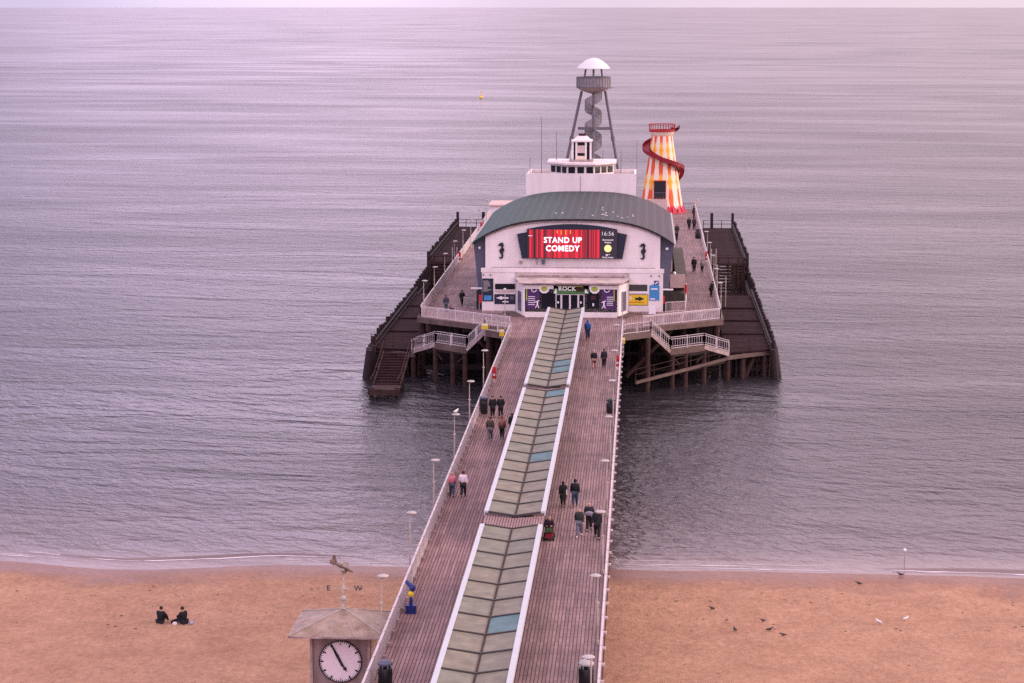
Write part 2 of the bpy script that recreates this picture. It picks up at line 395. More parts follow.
def shore(x):
    b = 164.2 + 1.1 * noise.noise(Vector((x * .035, 3.1, 0))) * 1.6 + .5 * noise.noise(Vector((x * .11, 8.1, 0)))
    b -= 3.0 * math.exp(-((x + 38) / 7.5) ** 2)
    b -= 1.3 * max(0, min(1, (x - 6) / 20))
    return b
def sand_z(x, y):
    s = shore(x) - y
    z = .04 * s if s < 0 else .018 * s + .00022 * s * s
    if s > 1:
        z += min(1, (s - 1) / 6) * (.09 * noise.noise(Vector((x * .22, y * .28, 2))) + .05 * noise.noise(Vector((x * .8, y * .9, 5))))
        # tide berm running along the beach
        z += .10 * math.exp(-((s - 9 + 2 * noise.noise(Vector((x * .05, 1, 0)))) / 1.4) ** 2)
    return z
def sand():
    xs = [-220 + 4 * i for i in range(38)] + [-68 + .5 * i for i in range(260)] + [62 + 5 * i for i in range(32)]
    ys = [-20, 0, 20, 40, 60, 70, 80, 90] + [92 + .5 * i for i in range(165)] + [180, 200]
    vs = [(x, y, sand_z(x, y)) for y in ys for x in xs]
    w = len(xs); fs = [(j * w + i, j * w + i + 1, (j + 1) * w + i + 1, (j + 1) * w + i) for j in range(len(ys) - 1) for i in range(w - 1)]
    m, N, L, B = new_mat('beach sand'); B.inputs['Specular IOR Level'].default_value = .25
    geo = N.new('ShaderNodeNewGeometry'); sep = N.new('ShaderNodeSeparateXYZ'); L.new(geo.outputs['Position'], sep.inputs[0])
    def nz(scale, d, r=.65, sc=(1, 1, 1)):
        mp = N.new('ShaderNodeMapping'); mp.inputs['Scale'].default_value = sc; L.new(geo.outputs['Position'], mp.inputs['Vector'])
        t = N.new('ShaderNodeTexNoise'); t.inputs['Scale'].default_value = scale; t.inputs['Detail'].default_value = d; t.inputs['Roughness'].default_value = r
        L.new(mp.outputs[0], t.inputs['Vector']); return t.outputs['Fac']
    r = N.new('ShaderNodeValToRGB'); e = r.color_ramp.elements
    e[0].position = .30; e[0].color = (.39, .205, .130, 1); e[1].position = .70; e[1].color = (.54, .305, .200, 1)
    L.new(nz(.25, 9, .7), r.inputs['Fac'])
    # grain and footprints
    g = N.new('ShaderNodeMapRange'); g.inputs['From Min'].default_value = .3; g.inputs['From Max'].default_value = .7
    g.inputs['To Min'].default_value = .74; g.inputs['To Max'].default_value = 1.15
    L.new(nz(2.6, 5, .7, (1, .6, 1)), g.inputs['Value'])
    sc = N.new('ShaderNodeVectorMath'); sc.operation = 'SCALE'; L.new(r.outputs['Color'], sc.inputs[0]); L.new(g.outputs[0], sc.inputs['Scale'])
    # damp sand close to the waterline
    wz = N.new('ShaderNodeMath'); wz.operation = 'MULTIPLY_ADD'; wz.inputs[1].default_value = .12
    L.new(nz(.12, 3, .5, (.5, 1, 1)), wz.inputs[0]); L.new(sep.outputs['Z'], wz.inputs[2])
    wet = N.new('ShaderNodeMapRange'); wet.inputs['From Min'].default_value = .09; wet.inputs['From Max'].default_value = .17
    wet.inputs['To Min'].default_value = 1; wet.inputs['To Max'].default_value = 0
    L.new(wz.outputs[0], wet.inputs['Value'])
    mx = N.new('ShaderNodeMixRGB'); mx.blend_type = 'MULTIPLY'; mx.inputs['Color2'].default_value = (.52, .45, .50, 1)
    L.new(wet.outputs[0], mx.inputs['Fac']); L.new(sc.outputs[0], mx.inputs['Color1']); L.new(mx.outputs['Color'], B.inputs['Base Color'])
    ro = N.new('ShaderNodeMapRange'); ro.inputs['To Min'].default_value = .95; ro.inputs['To Max'].default_value = .38
    L.new(wet.outputs[0], ro.inputs['Value']); L.new(ro.outputs[0], B.inputs['Roughness'])
    bp = N.new('ShaderNodeBump'); bp.inputs['Strength'].default_value = .8; bp.inputs['Distance'].default_value = .22
    dry = N.new('ShaderNodeMath'); dry.operation = 'SUBTRACT'; dry.inputs[0].default_value = 1.0; L.new(wet.outputs[0], dry.inputs[1])
    L.new(dry.outputs[0], bp.inputs['Strength'])
    L.new(nz(1.7, 6, .75), bp.inputs['Height']); L.new(bp.outputs['Normal'], B.inputs['Normal'])
    me = bpy.data.meshes.new('beach'); me.from_pydata(vs, [], fs); me.materials.append(m)
    me.polygons.foreach_set('use_smooth', [True] * len(me.polygons))
    o = bpy.data.objects.new('beach', me); C.objects.link(o); tag(o, 'orange pink sand beach with damp edge', 'beach', kind='structure')
sand()
# drift weed and litter scraps left by the tide
def debris():
    b = MB(); rd = random.Random(21)
    for i in range(320):
        x = rd.uniform(-48, 34); s_ = abs(rd.gauss(0, 1))
        off = rd.choice((rd.gauss(9, 1.0), rd.gauss(15, 1.6), rd.uniform(4, 70), rd.uniform(4, 70)))
        y = shore(x) - off
        if off < 2 or (NL0 < x < NR0): continue
        r = rd.uniform(.015, .05); z = sand_z(x, y)
        b.ball((x, y, z + r * .3), r * rd.uniform(1, 3), r * rd.uniform(1, 2), r * .6, 6, 4)
    o = b.build('tide_debris', M['rib']); tag(o, 'small dark scraps of weed scattered over the sand', 'debris', kind='stuff')
NL0, NR0 = -13.6, -1.7
debris()
# small breaking wave and its foam along the waterline
def foam():
    b = MB()
    def strip(x0, x1, off, wd, hh, seed):
        x = x0; pts = []
        while x < x1:
            k = math.sin(PI * (x - x0) / (x1 - x0)) ** .5
            w = wd * .6 * k * (.4 + .7 * abs(noise.noise(Vector((x * .5, seed, 0))))) + .02
            y = shore(x) + off + .35 * noise.noise(Vector((x * .16, seed, 4))) + .12 * noise.noise(Vector((x * .9, seed, 1))); w *= max(0.03, min(1, .5 + 2.2 * noise.noise(Vector((x * .45, seed * 3.3, 9)))))
            pts.append((x, y, w)); x += .3
        n = len(b.v)
        for (x, y, w) in pts:
            b.v += [Vector((x, y - w / 2, .015)), Vector((x, y, hh)), Vector((x, y + w / 2, .015))]
        for i in range(len(pts) - 1):
            a = n + 3 * i
            b.f += [(a, a + 3, a + 4, a + 1), (a + 1, a + 4, a + 5, a + 2)]
    strip(-45, -36, 3.0, .5, .04, 1); strip(-40, -21, 2.6, .7, .05, 2); strip(-27, -14, 1.0, .25, .03, 3)
    strip(-1, 8, 1.4, .5, .05, 4); strip(2, 16, .6, .35, .03, 5); strip(18, 40, 1.0, .6, .08, 6); strip(-60, -44, 1.6, .4, .06, 7)
    strip(-2, 5, 2.8, .3, .03, 8)
    for k in range(9):
        x0 = [-62, -52, -44, -37, -30, -24, 4, 14, 26][k]; strip(x0, x0 + 7 + (k * 3) % 5, .7 + (k * 1.37) % 2.3, .28, .02, 20 + k)
    o = b.build('surf_foam', M['foam']); tag(o, 'thin white foam lines at the edge of the sand', 'foam', kind='stuff')
foam()
def small_wave(x0, x1, off, w, h):
    """low dark face of a wavelet about to break"""
    b = MB(); n = 60; m = 8; vs = []; fs = []
    for i in range(n + 1):
        x = x0 + (x1 - x0) * i / n; k = math.sin(PI * i / n) ** .6
        for j in range(m + 1):
            t = j / m; y = shore(x) + off + w * (t - .5) + .3 * noise.noise(Vector((x * .12, off, 0)))
            vs.append((x, y, -.02 + (h * k + .02) * math.sin(PI * t) ** 2))
    for i in range(n):
        for j in range(m):
            a = i * (m + 1) + j; fs.append((a, a + m + 1, a + m + 2, a + 1))
    b.add(vs, fs); return b
wm = bpy.data.materials['sea water']
for k, (x0, x1, off, w, h, lab) in enumerate([(-44, -20, 3.1, .9, .16, 'low dark wavelet rolling in off the sand left of the pier'),
                                        (17, 45, 1.7, 1.1, .26, 'low dark wavelet rolling in at the far right of the beach'),
                                        (-6, 14, 3.8, 2.2, .12, 'faint wavelet beside the walkway on the right')]):
    o = small_wave(x0, x1, off, w, h).build('shore_wave', wm, smooth=True); tag(o, lab, 'wave', 'wavelets along the waterline', kind='structure')

# ------------------------------------------------------------------ PIER
NL, NR = -13.4, -1.9            # neck edges
HL, HR = -23.85, 8.5             # head edges
YF, YB = 90.0, 380.0
pier = thing('pier', (-7.65, 160, 0), 'long timber decked pier on dark piles running out from the beach to the theatre', 'pier')
OP = (-7.65, 160, 0)
MID = -7.65
# left and right halves of the deck meet under the canopy; butted end to end
def deck_piece(poly, name, m):
    b = MB(OP); b.prism([(x, y, DK - .25) for x, y in poly], (0, 0, .25)); return b.build(name, m, pier)
deck_piece([(NL, YF), (MID, YF), (MID, 241), (NL, 241)], 'walkway_deck', M['deck_l'])
deck_piece([(MID, YF), (NR, YF), (NR, 241), (MID, 241)], 'walkway_deck', M['deck_r'])
deck_piece([(MID, 241), (NL, 241), (HL, 249.3), (HL, YB), (MID, YB)], 'head_deck', M['deck_r'])
deck_piece([(MID, 241), (MID, YB), (HR, YB), (HR, 249.3), (NR, 241)], 'head_deck', M['deck_r'])
b = MB(OP)
for (x) in (NL + .25, NR - .25):
    b.box(x - .28, x + .28, YF, 240.9, DK - 1.0, DK - .253)
b.build('edge_beam', M['rust'], pier)
def fascia(pts, name='head_fascia', top=DK - .02, h=1.0):
    b = MB(OP)
    for (a, c) in zip(pts[:-1], pts[1:]):
        b.bar((a[0], a[1], top - h / 2), (c[0], c[1], top - h / 2), .3, h)
    return b.build(name, M['beam'], pier)
fascia([(NL, 240.9), (HL - .1, 249.2), (HL - .1, YB)], top=DK - .03, h=.55); fascia([(NR, 240.9), (HR + .1, 249.2), (HR + .1, YB)], top=DK - .03, h=.55)
# under-deck cross beams and piles
b = MB(OP)
y = 96
while y < 240:
    b.box(NL + .3, NR - .3, y - .2, y + .2, DK - 1.6, DK - 1.0); y += 9
b.build('cross_beam', M['rust'], pier)
def pile(x, y, top=DK - .3, r=.28, m='rust', nm='pile'):
    b = MB(OP); z0 = min(-.6, sand_z(x, y) - .4) if y < 175 else -.8
    b.tube((x, y, z0), (x, y, top), r * 1.05, r, 10); return b.build(nm, M[m], pier)
y = 96
while y < 240:
    for x in (NL + .6, NR - .6): pile(x, y, DK - 1)
    y += 9
b = MB(OP)
for y in (246, 254, 262, 270): b.box(HL + .4, HR - .4, y - .25, y + .25, DK - 1.1, DK - .3) if y > 250 else b.box(-19, 3, y - .25, y + .25, DK - 1.1, DK - .3)
b.build('cross_beam', M['dark'], pier)
for y in (252, 262, 274):
    for x in (-23.8, -20, -15.5, -11, -4.5, 0, 4.4, 8.0): pile(x, y, DK - .4, .38)
for x in (-16, -13, -10, -5.5, -2.5, 0.6): pile(x, 244.8 if abs(x + 7.65) > 4 else 243, DK - .4, .38)
for y in (290, 306, 322, 338, 354, 370):
    for x in (-23.8, 8.0): pile(x, y, DK - .4, .38)
# horizontal walings between the piles, added to darken the space under the head
for (yy, zz) in ((250.5, .7), (252, 2.2), (252.0, 3.6), (256, 4.6), (259, 1.2), (262, 2.6), (262, 3.8), (266, .8), (274, 2.2), (274, 4.2), (280, 1.2), (280, 3.2)):
    MB(OP).box(HL + .3, HR - .3, yy - .5, yy - .3, zz, zz + .35).build('waling', M['dark'], pier)
for yy in (257, 268):  # more dark piles, put in to close off light under the head
    for xx in range(-22, 8, 2):
        if abs(xx + 8) > 3: pile(xx + .5 * ((xx * 7) % 3), yy, DK - .4, .3, 'dark')
MB(OP).box(-23.2, 7.9, 257.6, 257.9, -.8, DK - .5).build('shade_backing', M['dark'], pier)  # dark sheet added to stand in for the deep shade under the head
# diagonal braces
for (p_, q_) in (((-1.6, 243, 1.2), (3.2, 247, 5.6)), ((-13.6, 243, 1.2), (-18.5, 247, 5.6)), ((-15, 250, 5.5), (-10, 250, .8)), ((0, 250, 5.5), (4.5, 250, .8)), ((-22, 251.2, .9), (-12, 251.2, 1.0))):
    MB(OP).bar(p_, q_, .3, .3).build('brace', M['rust'], pier)

# access walkways in front of the head on each side: stairs down to the landing stages
def bal(b, pts, step=.16, hgt=1.05, w=.03, post=2.0, top=.07):
    """balustrade following pts (3-D base points)"""
    for (p, q) in zip(pts[:-1], pts[1:]):
        p = Vector(p); q = Vector(q); d = q - p; n = max(1, int(d.length / step))
        b.bar(p + Vector((0, 0, hgt)), q + Vector((0, 0, hgt)), top * .75, top * .75)
        b.bar(p + Vector((0, 0, .10)), q + Vector((0, 0, .10)), .05, .05)
        for i in range(n + 1):
            c = p + d * i / n
            b.box(c.x - w / 2, c.x + w / 2, c.y - w / 2, c.y + w / 2, c.z + .1, c.z + hgt - .02)
        k = max(1, round(d.length / post))
        for i in range(k + 1):
            c = p + d * i / k
            b.box(c.x - .06, c.x + .06, c.y - .06, c.y + .06, c.z - .05, c.z + hgt + .06)
    return b
def stage(sgn, side):
    """sgn +1 right, -1 left; mirrored about the pier axis"""
    def X(x): return x if sgn > 0 else 2 * MID - x
    OX = (X(11.5), 300, 0)
    root = thing('landing_stage', OX,
                 'dark timber landing stage with boarded decks along the %s side of the pier head' % side, 'landing stage', 'landing stages either side of the pier head')
    def bx(b, x0, x1, *a):
        x0, x1 = sorted((X(x0), X(x1))); b.box(x0, x1, *a)
    # boarded decks: near low deck, far upper deck, dip between
    xo = 13.75 if sgn > 0 else 13.35
    for (x0, x1, y0, y1, z, nm) in ((9.0, xo, 251.5, 297, 3.0, 'lower_deck'), (9.0, xo, 300, 314, 1.3, 'dip_deck'), (9.3, xo, 316, 365, 5.0, 'upper_deck')):
        b = MB(OX); yy = y0
        while yy < y1 - .1:
            bx(b, x0, x1, yy, min(y1, yy + .55), z - .22, z + random.uniform(-.015, .015)); yy += .6
        for xx in (x0 + .3, (x0 + x1) / 2, x1 - .3): bx(b, xx - .12, xx + .12, y0, y1, z - .55, z - .23)
        if nm == 'lower_deck':
            for yy in (262, 273, 284): bx(b, x0, x1, yy, yy + .25, z + .02, z + .16)
        b.build(nm, M['dark2'], root)
    # slanted front of the low deck
    b = MB(OX); b.prism([(X(9.0), 251.45, 2.78), (X(9.0), 249.3, 2.78), (X(xo), 253.0 if sgn > 0 else 250.2, 2.78), (X(xo), 251.45, 2.78)] if sgn < 0 else
                        [(9.0, 251.45, 2.78), (9.0, 248.9, 2.78), (xo, 251.44, 2.78)], (0, 0, .2)); b.build('lower_deck', M['dark2'], root)
    # end face of the upper deck
    b = MB(OX)
    zz = 1.3
    while zz < 4.7: bx(b, 10.2, xo, 315.7, 315.9, zz, zz + .28); zz += .42
    for xx in (10.2, 11.5, 12.8, xo - .1): bx(b, xx, xx + .16, 315.5, 315.69, .6, 5.9)
    bx(b, 10.2, xo, 315.45, 315.6, 5.75, 5.9)
    b.build('end_screen', M['rust'], root)
    # outer fender wall: horizontal walings and posts with uneven tops
    b = MB(OX)
    for (y0, y1, z) in ((251, 298, 3.0), (298, 315.5, 2.0), (315.5, 365.5, 5.0)):
        bx(b, xo + .03, xo + .25, y0, y1, z - .5, z + .1); bx(b, xo + .03, xo + .25, y0, y1, z + .55, z + .75)
        bx(b, xo + .03, xo + .25, y0, y1, z - 1.5, z - 1.2)
    b.build('waling', M['dark'], root)
    y = 251.5; k = 0
    while y < 366:
        zt = (3.0 if y < 298 else (3.2 if y < 316 else 5.0)) + 1.0 + random.uniform(-.15, .3)
        b = MB(OX); b.tube((X(xo + .5), y, -.8), (X(xo + .45), y, zt), .24, .2, 8); b.build('fender_post', M['dark'], root)
        y += 2.35; k += 1
    # heavy corner dolphins at the water
    for (dx, dy) in ((0, 0), (.35, 1.6), (-.1, 3.2), (.4, 4.8)):
        b = MB(OX); b.tube((X(xo + .7 + dx), 249.6 + dy if sgn > 0 else 247 + dy, -.8), (X(xo + .35 + dx * .5), 249.8 + dy if sgn > 0 else 247 + dy, 3.2), .42, .36, 10)
        b.build('corner_pile', M['dark'], root)
    # rough lattice of piles, rakers and struts under the low deck
    rr_ = random.Random(5 if sgn > 0 else 9)
    for (y0, n_) in ((250.6, 9), (254.5, 8), (258.5, 7)):
        for k in range(n_):
            x = 8.8 + (xo - 8.8) * k / (n_ - 1) + rr_.uniform(-.15, .15); yy = y0 + (1.6 if k > n_ * .5 and y0 < 252 else 0)
            b = MB(OX); b.tube((X(x), yy, -.8), (X(x + rr_.uniform(-.2, .2)), yy, 2.7), rr_.uniform(.13, .22), .14, 8); b.build('pile', M['dark' if rr_.random() < .6 else 'rust'], root)
        for k in range(4):
            x = 9 + (xo - 10) * rr_.random(); yy = y0 + 1.2
            MB(OX).bar((X(x), yy, rr_.uniform(.1, .8)), (X(min(xo, x + rr_.uniform(1, 3))), yy, rr_.uniform(1.6, 2.5)), .16, .18).build('strut', M['dark'], root)
        for zz in (.7, 1.7): MB(OX).bar((X(8.7), y0 + .6, zz), (X(xo), y0 + 1.6, zz), .15, .26).build('strut', M['dark'], root)
    # piles of the low deck, seen in front
    line = [(9.2, 249.2), (10.8, 250.6), (13.2, 252.0), (14.3, 253.2)]
    for (x, y) in line:
        b = MB(OX); b.tube((X(x), y - .4, -.8), (X(x), y - .4, 2.95), .27, .25, 10); b.build('pile', M['rust'], root)
    b = MB(OX); b.bar((X(10.9), 250.6, -.5), (X(12.3), 251.6, 2.7), .4, .4); b.build('raking_pile', M['rust'], root)
    for y in (262, 274, 286, 300, 316, 332, 348, 364):
        for x in (9.8, 13.4):
            b = MB(OX); b.tube((X(x), y, -.8), (X(x), y, (2.7 if y < 298 else 1.0 if y < 315 else 4.6)), .25, .22, 8); b.build('pile', M['dark'], root)
    # pale edge beam under the front
    b = MB(OX)
    if sgn > 0: b.bar((X(-.6), 239.4, 1.15), (X(9.0), 248.3, 2.35), .22, .3)
    b.bar((X(9.0), 248.3, 2.45), (X(14.4), 252.3, 2.55), .28, .42)
    b.build('edge_beam', M['beam'], root)
    # lower walkway handrails
    b = MB(OX)
    for h in ((.7, 1.25) if sgn > 0 else ()):
        b.bar((X(-.6), 239.4, 1.3 + h), (X(9.0), 248.3, 2.5 + h * .9), .05, .05)
    for t in ((0, .2, .4, .6, .8) if sgn > 0 else ()): b.tube((X(-.6 + 9.6 * t), 239.4 + 8.9 * t, 1.3 + 1.2 * t), (X(-.6 + 9.6 * t), 239.4 + 8.9 * t, 2.6 + 1.2 * t), .05)
    b.build('low_rail', M['rust'], root) if sgn > 0 else None
    b = MB(OX)
    b.prism([(X(-.6), 239.6, 1.0), (X(8.9), 248.4, 1.9), (X(8.9), 249.6, 1.9), (X(-.6), 240.8, 1.0)], (0, 0, .15)); b.build('low_walkway', M['dark'], root) if sgn > 0 else None
    # thin hand rail round the front of the low deck
    b = MB(OX)
    pts = [(9.2, 249.1), (11.6, 250.9), (14.2, 252.8)]
    for (p, q) in zip(pts[:-1], pts[1:]):
        for h in (.55, 1.1): b.bar((X(p[0]), p[1], 3 + h), (X(q[0]), q[1], 3 + h), .045, .045)
    for p in pts: b.tube((X(p[0]), p[1], 2.9), (X(p[0]), p[1], 4.1), .05)
    b.build('hand_rail', M['rust'], root)
    # far end rail
    b = MB(OX)
    for h in (1.1, .55): bx(b, 9.3, xo + .3, 365.1, 365.2, 5 + h, 5.06 + h)
    for x in (9.4, 10.6, 12.2): bx(b, x, x + .1, 365.1, 365.22, 5, 6.15)
    bx(b, 10.5, 10.95, 364.9, 365.3, 4.6, 7.3) if sgn > 0 else bx(b, 9.3, 9.75, 364.9, 365.3, 4.6, 7.3)
    bx(b, xo, xo + .4, 364.9, 365.3, 4.6, 7.3)
    b.build('end_rail', M['dark'], root)
    # pale ladder posts
    b = MB(OX)
    for (x, y, z) in ((9.0, 306, 7.6), (9.6, 306, 7.6), (10.2, 286, 6.4)):
        MB(OX).tube((X(x), y, 1), (X(x), y, z + .4), .06).build('ladder_post', M['lamp_post'], root)
    b.bar((X(9.0), 306, 6), (X(9.6), 306, 6), .06, .06); b.bar((X(9.0), 306, 7), (X(9.6), 306, 7), .06, .06)
    b.build('ladder_rung', M['lamp_post'], root)
    return root, X, OX
def access(sgn, side, X):
    """white railed steps from the walkway corner to the landing stage"""
    OX = (X(2.9), 243, DK)
    root = thing('access_stairs', OX, 'white railed stairs dropping from the %s walkway corner to the landing stage' % side, 'stairs', 'railed stairs to the landing stages')
    # slant direction of the head front
    def pt(x, out, z): return Vector((X(x), 240.0 + (x + .2) * .90 - out, z))
    segs = [(-1.9, .95, 6.28, 6.28, 'upper_landing'), (.95, 3.0, 6.28, 4.15, 'upper_flight'), (3.0, 6.6, 4.15, 4.15, 'middle_landing'), (6.6, 9.3, 4.15, 3.05, 'lower_flight')]
    for (x0, x1, z0, z1, nm) in segs:
        b = MB(OX)
        if z0 == z1:
            a, c = pt(x0, 0, z0 - .22), pt(x1, 0, z0 - .22); d = Vector((0, 1.45, 0))
            b.prism([a, c, c + d, a + d], (0, 0, .22))
            b.bar(a - Vector((0, .02, .15)), c - Vector((0, .02, .15)), .16, .5)
        else:
            n = 10
            for i in range(n):
                t0, t1 = i / n, (i + 1) / n
                a = pt(x0 + (x1 - x0) * t0, 0, z0 + (z1 - z0) * t1 - .08); c = pt(x0 + (x1 - x0) * t1, 0, z0 + (z1 - z0) * t1 - .08); d = Vector((0, 1.4, 0))
                b.prism([a, c, c + d, a + d], (0, 0, .08))
            b.bar(pt(x0, .05, z0 - .25), pt(x1, .05, z1 - .25), .1, .35)
        b.build(nm, M['beam'] if z0 == z1 else M['stain'], root)
    for out, nm in ((0.0, 'outer_balustrade'), (-1.45, 'inner_balustrade')):
        b = MB(OX)
        bal(b, [pt(-1.9, out, 6.28), pt(.95, out, 6.28), pt(3.0, out, 4.15), pt(6.6, out, 4.15), pt(9.3, out, 3.05)] if out == 0 else
            [pt(.95, out, 6.28), pt(3.0, out, 4.15), pt(6.6, out, 4.15), pt(9.3, out, 3.05)], step=.34, w=.026)
        b.build(nm, M['rail'], root)
    for x in (.6, 3.2, 4.6, 6.6):
        b = MB(OX); p = pt(x, -.2, 0); top = 5.9 if x < 1 else 3.75
        b.tube((p.x, p.y, -.8), (p.x, p.y, top), .27, .25, 10); b.build('pile', M['rust'], root)
    b = MB(OX); a, c = pt(3.2, -.2, 3.5), pt(6.6, -.2, 3.5); b.bar(a, c, .25, .4)
    b.bar(pt(3.2, -.2, 3.3), pt(4.0, -.2, 2.4), .15, .15); b.bar(pt(6.6, -.2, 3.3), pt(5.8, -.2, 2.4), .15, .15); b.build('brace', M['dark'], root)
    return root
sr, XR, _ = stage(1, 'right'); access(1, 'right', XR)
sl, XL, OXL = stage(-1, 'left'); access(-1, 'left', XL)
# slatted screen under the right corner
b = MB((-1.2, 239, 2)); z = 2.3
while z < 6.0: b.box(-1.85, -.35, 238.9, 239.05, z, z + .16); z += .27
for x in (-1.85, -.45): b.box(x, x + .1, 239.06, 239.2, 1.8, 6.2)
o = b.build('slatted_screen', M['rust']); tag(o, 'brown louvred timber screen under the right walkway corner', 'screen')
# board sign on the right landing rail
b = MB((12, 250.9, 3.5)); b.box(11.7, 12.35, 250.7, 250.76, 3.55, 4.15); o = b.build('notice_board', M['cream']); tag(o, 'small cream notice on the right landing stage rail', 'sign')
# lower boat steps, left only
b0 = (-26.2, 240, 0)
st = thing('boat_steps', b0, 'dark wooden boat steps and platform at the water below the left landing stage', 'steps')
b = MB(b0); b.box(-27.6, -24.6, 234.2, 237.6, .75, 1.0); b.box(-27.7, -24.5, 234.0, 234.2, .5, 1.1); b.build('platform', M['rust'], st)
b = MB(b0)
for i in range(12): MB(b0).box(-27.4, -24.8, 237.6 + i * .78, 238.3 + i * .78, .95 + i * .17, 1.1 + i * .17).build('tread', M['dark2'], st)
b = MB(b0)
for x in (-27.5, -24.7):
    b.bar((x, 237.5, 1.0), (x, 247.3, 3.0), .15, .3); b.bar((x, 234.3, 2.1), (x, 238, 2.2), .07, .07); b.bar((x, 238, 2.2), (x, 247.3, 4.1), .07, .07)
    for t in (0, .33, .66, 1): b.tube((x, 238 + 9.3 * t, 1.0 + 2 * t), (x, 238 + 9.3 * t, 2.2 + 1.9 * t), .05)
b.build('side_rail', M['rust'], st)
for x in (-27.4, -24.8):
    for y in (234.6, 240): b = MB(b0); b.tube((x, y, -.8), (x, y, 1.2), .24, .22, 8); b.build('pile', M['dark'], st)
b = MB(b0)
for x in (-28.4, -24.4, -20.9): b.tube((x, 247.2, 2.9), (x, 247.2, 4.6), .06)
for h in (4.0, 4.55): b.bar((-28.4, 247.2, h), (-20.9, 247.2, h), .06, .06)
b.build('front_rail', M['rust'], st)

# ------------------------------------------------------------------ RAILINGS
def railing(pts, label, solid=False, brackets=None, step=.14, post=2.4, grp='white railings round the pier', material='rail'):
    root = thing('railing', (*pts[0], DK), label, 'railing', grp)
    org = (*pts[0], DK)
    b = MB(org); P = [(x, y, DK) for x, y in pts]
    infill = MB(org); tops = MB(org); posts = MB(org)
    for (p, q) in zip(P[:-1], P[1:]):
        p = Vector(p); q = Vector(q); d = q - p; n = max(1, int(d.length / step))
        tops.bar(p + Vector((0, 0, 1.12)), q + Vector((0, 0, 1.12)), .12, .07)
        infill.bar(p + Vector((0, 0, .10)), q + Vector((0, 0, .10)), .05, .06)
        infill.bar(p + Vector((0, 0, 1.0)), q + Vector((0, 0, 1.0)), .05, .05)
        for i in range(0 if solid else n + 1):
            c = p + d * i / n; infill.box(c.x - .025, c.x + .025, c.y - .025, c.y + .025, c.z + .1, c.z + 1.0)
        if solid:
            dn = Vector((d.y, -d.x, 0)).normalized() * .02
            infill.bar(p + Vector((0, 0, .6)) + dn, q + Vector((0, 0, .6)) + dn, .03, .95)
        k = max(1, round(d.length / post)); u = Vector((-d.y, d.x, 0)).normalized()
        for i in range(k + 1):
            c = p + d * i / k; posts = MB(org); posts.box(c.x - .06, c.x + .06, c.y - .06, c.y + .06, c.z, c.z + 1.2)
            if brackets:
                posts.box(min(c.x, c.x + brackets * .26), max(c.x, c.x + brackets * .26), c.y - .05, c.y + .05, c.z + .95, c.z + 1.07)
            posts.build('post', M[material], root)
    infill.build('infill', M[material], root); tops.build('top_rail', M[material], root)
    return root
r1 = railing([(NL + .05, YF), (NL + .05, 235)], 'long pale railing down the left edge of the walkway, boarded along its inside', solid=True)
r2 = railing([(NR - .05, YF), (NR - .05, 239.5)], 'thin white railing with stub brackets down the right edge of the walkway', brackets=1, step=.3, post=3.0)
railing([(NL - .3, 241.4), (HL + .1, 249.4)], 'slanting white front railing at the left corner of the pier head', solid=False, step=.2)
railing([(HL + .1, 249.4), (HL + .1, 376)], 'pale railing down the left side of the pier head', solid=True)
railing([(.2, 243.0), (HR - .1, 249.5)], 'slanting white front railing at the right corner of the pier head', step=.22)
railing([(HR - .1, 249.5), (HR - .1, 378)], 'white railing down the right side of the pier head', step=.3)
railing([(HL + .1, 378.4), (-1.5, 378.4)], 'far end railing behind the theatre, left part', step=.5)
railing([(4.6, 379.0), (HR - .1, 379.0)], 'short dark railing at the far right end of the pier', step=.5, material='tower_steel')
# little dark plinth blocks along the foot of the left railing
y = 96
while y < 234:
    b = MB((NL + .05, YF, DK)); b.box(NL + .1, NL + .27, y, y + .3, DK, DK + .2); b.build('foot_block', M['stain'], r1); y += 2.4

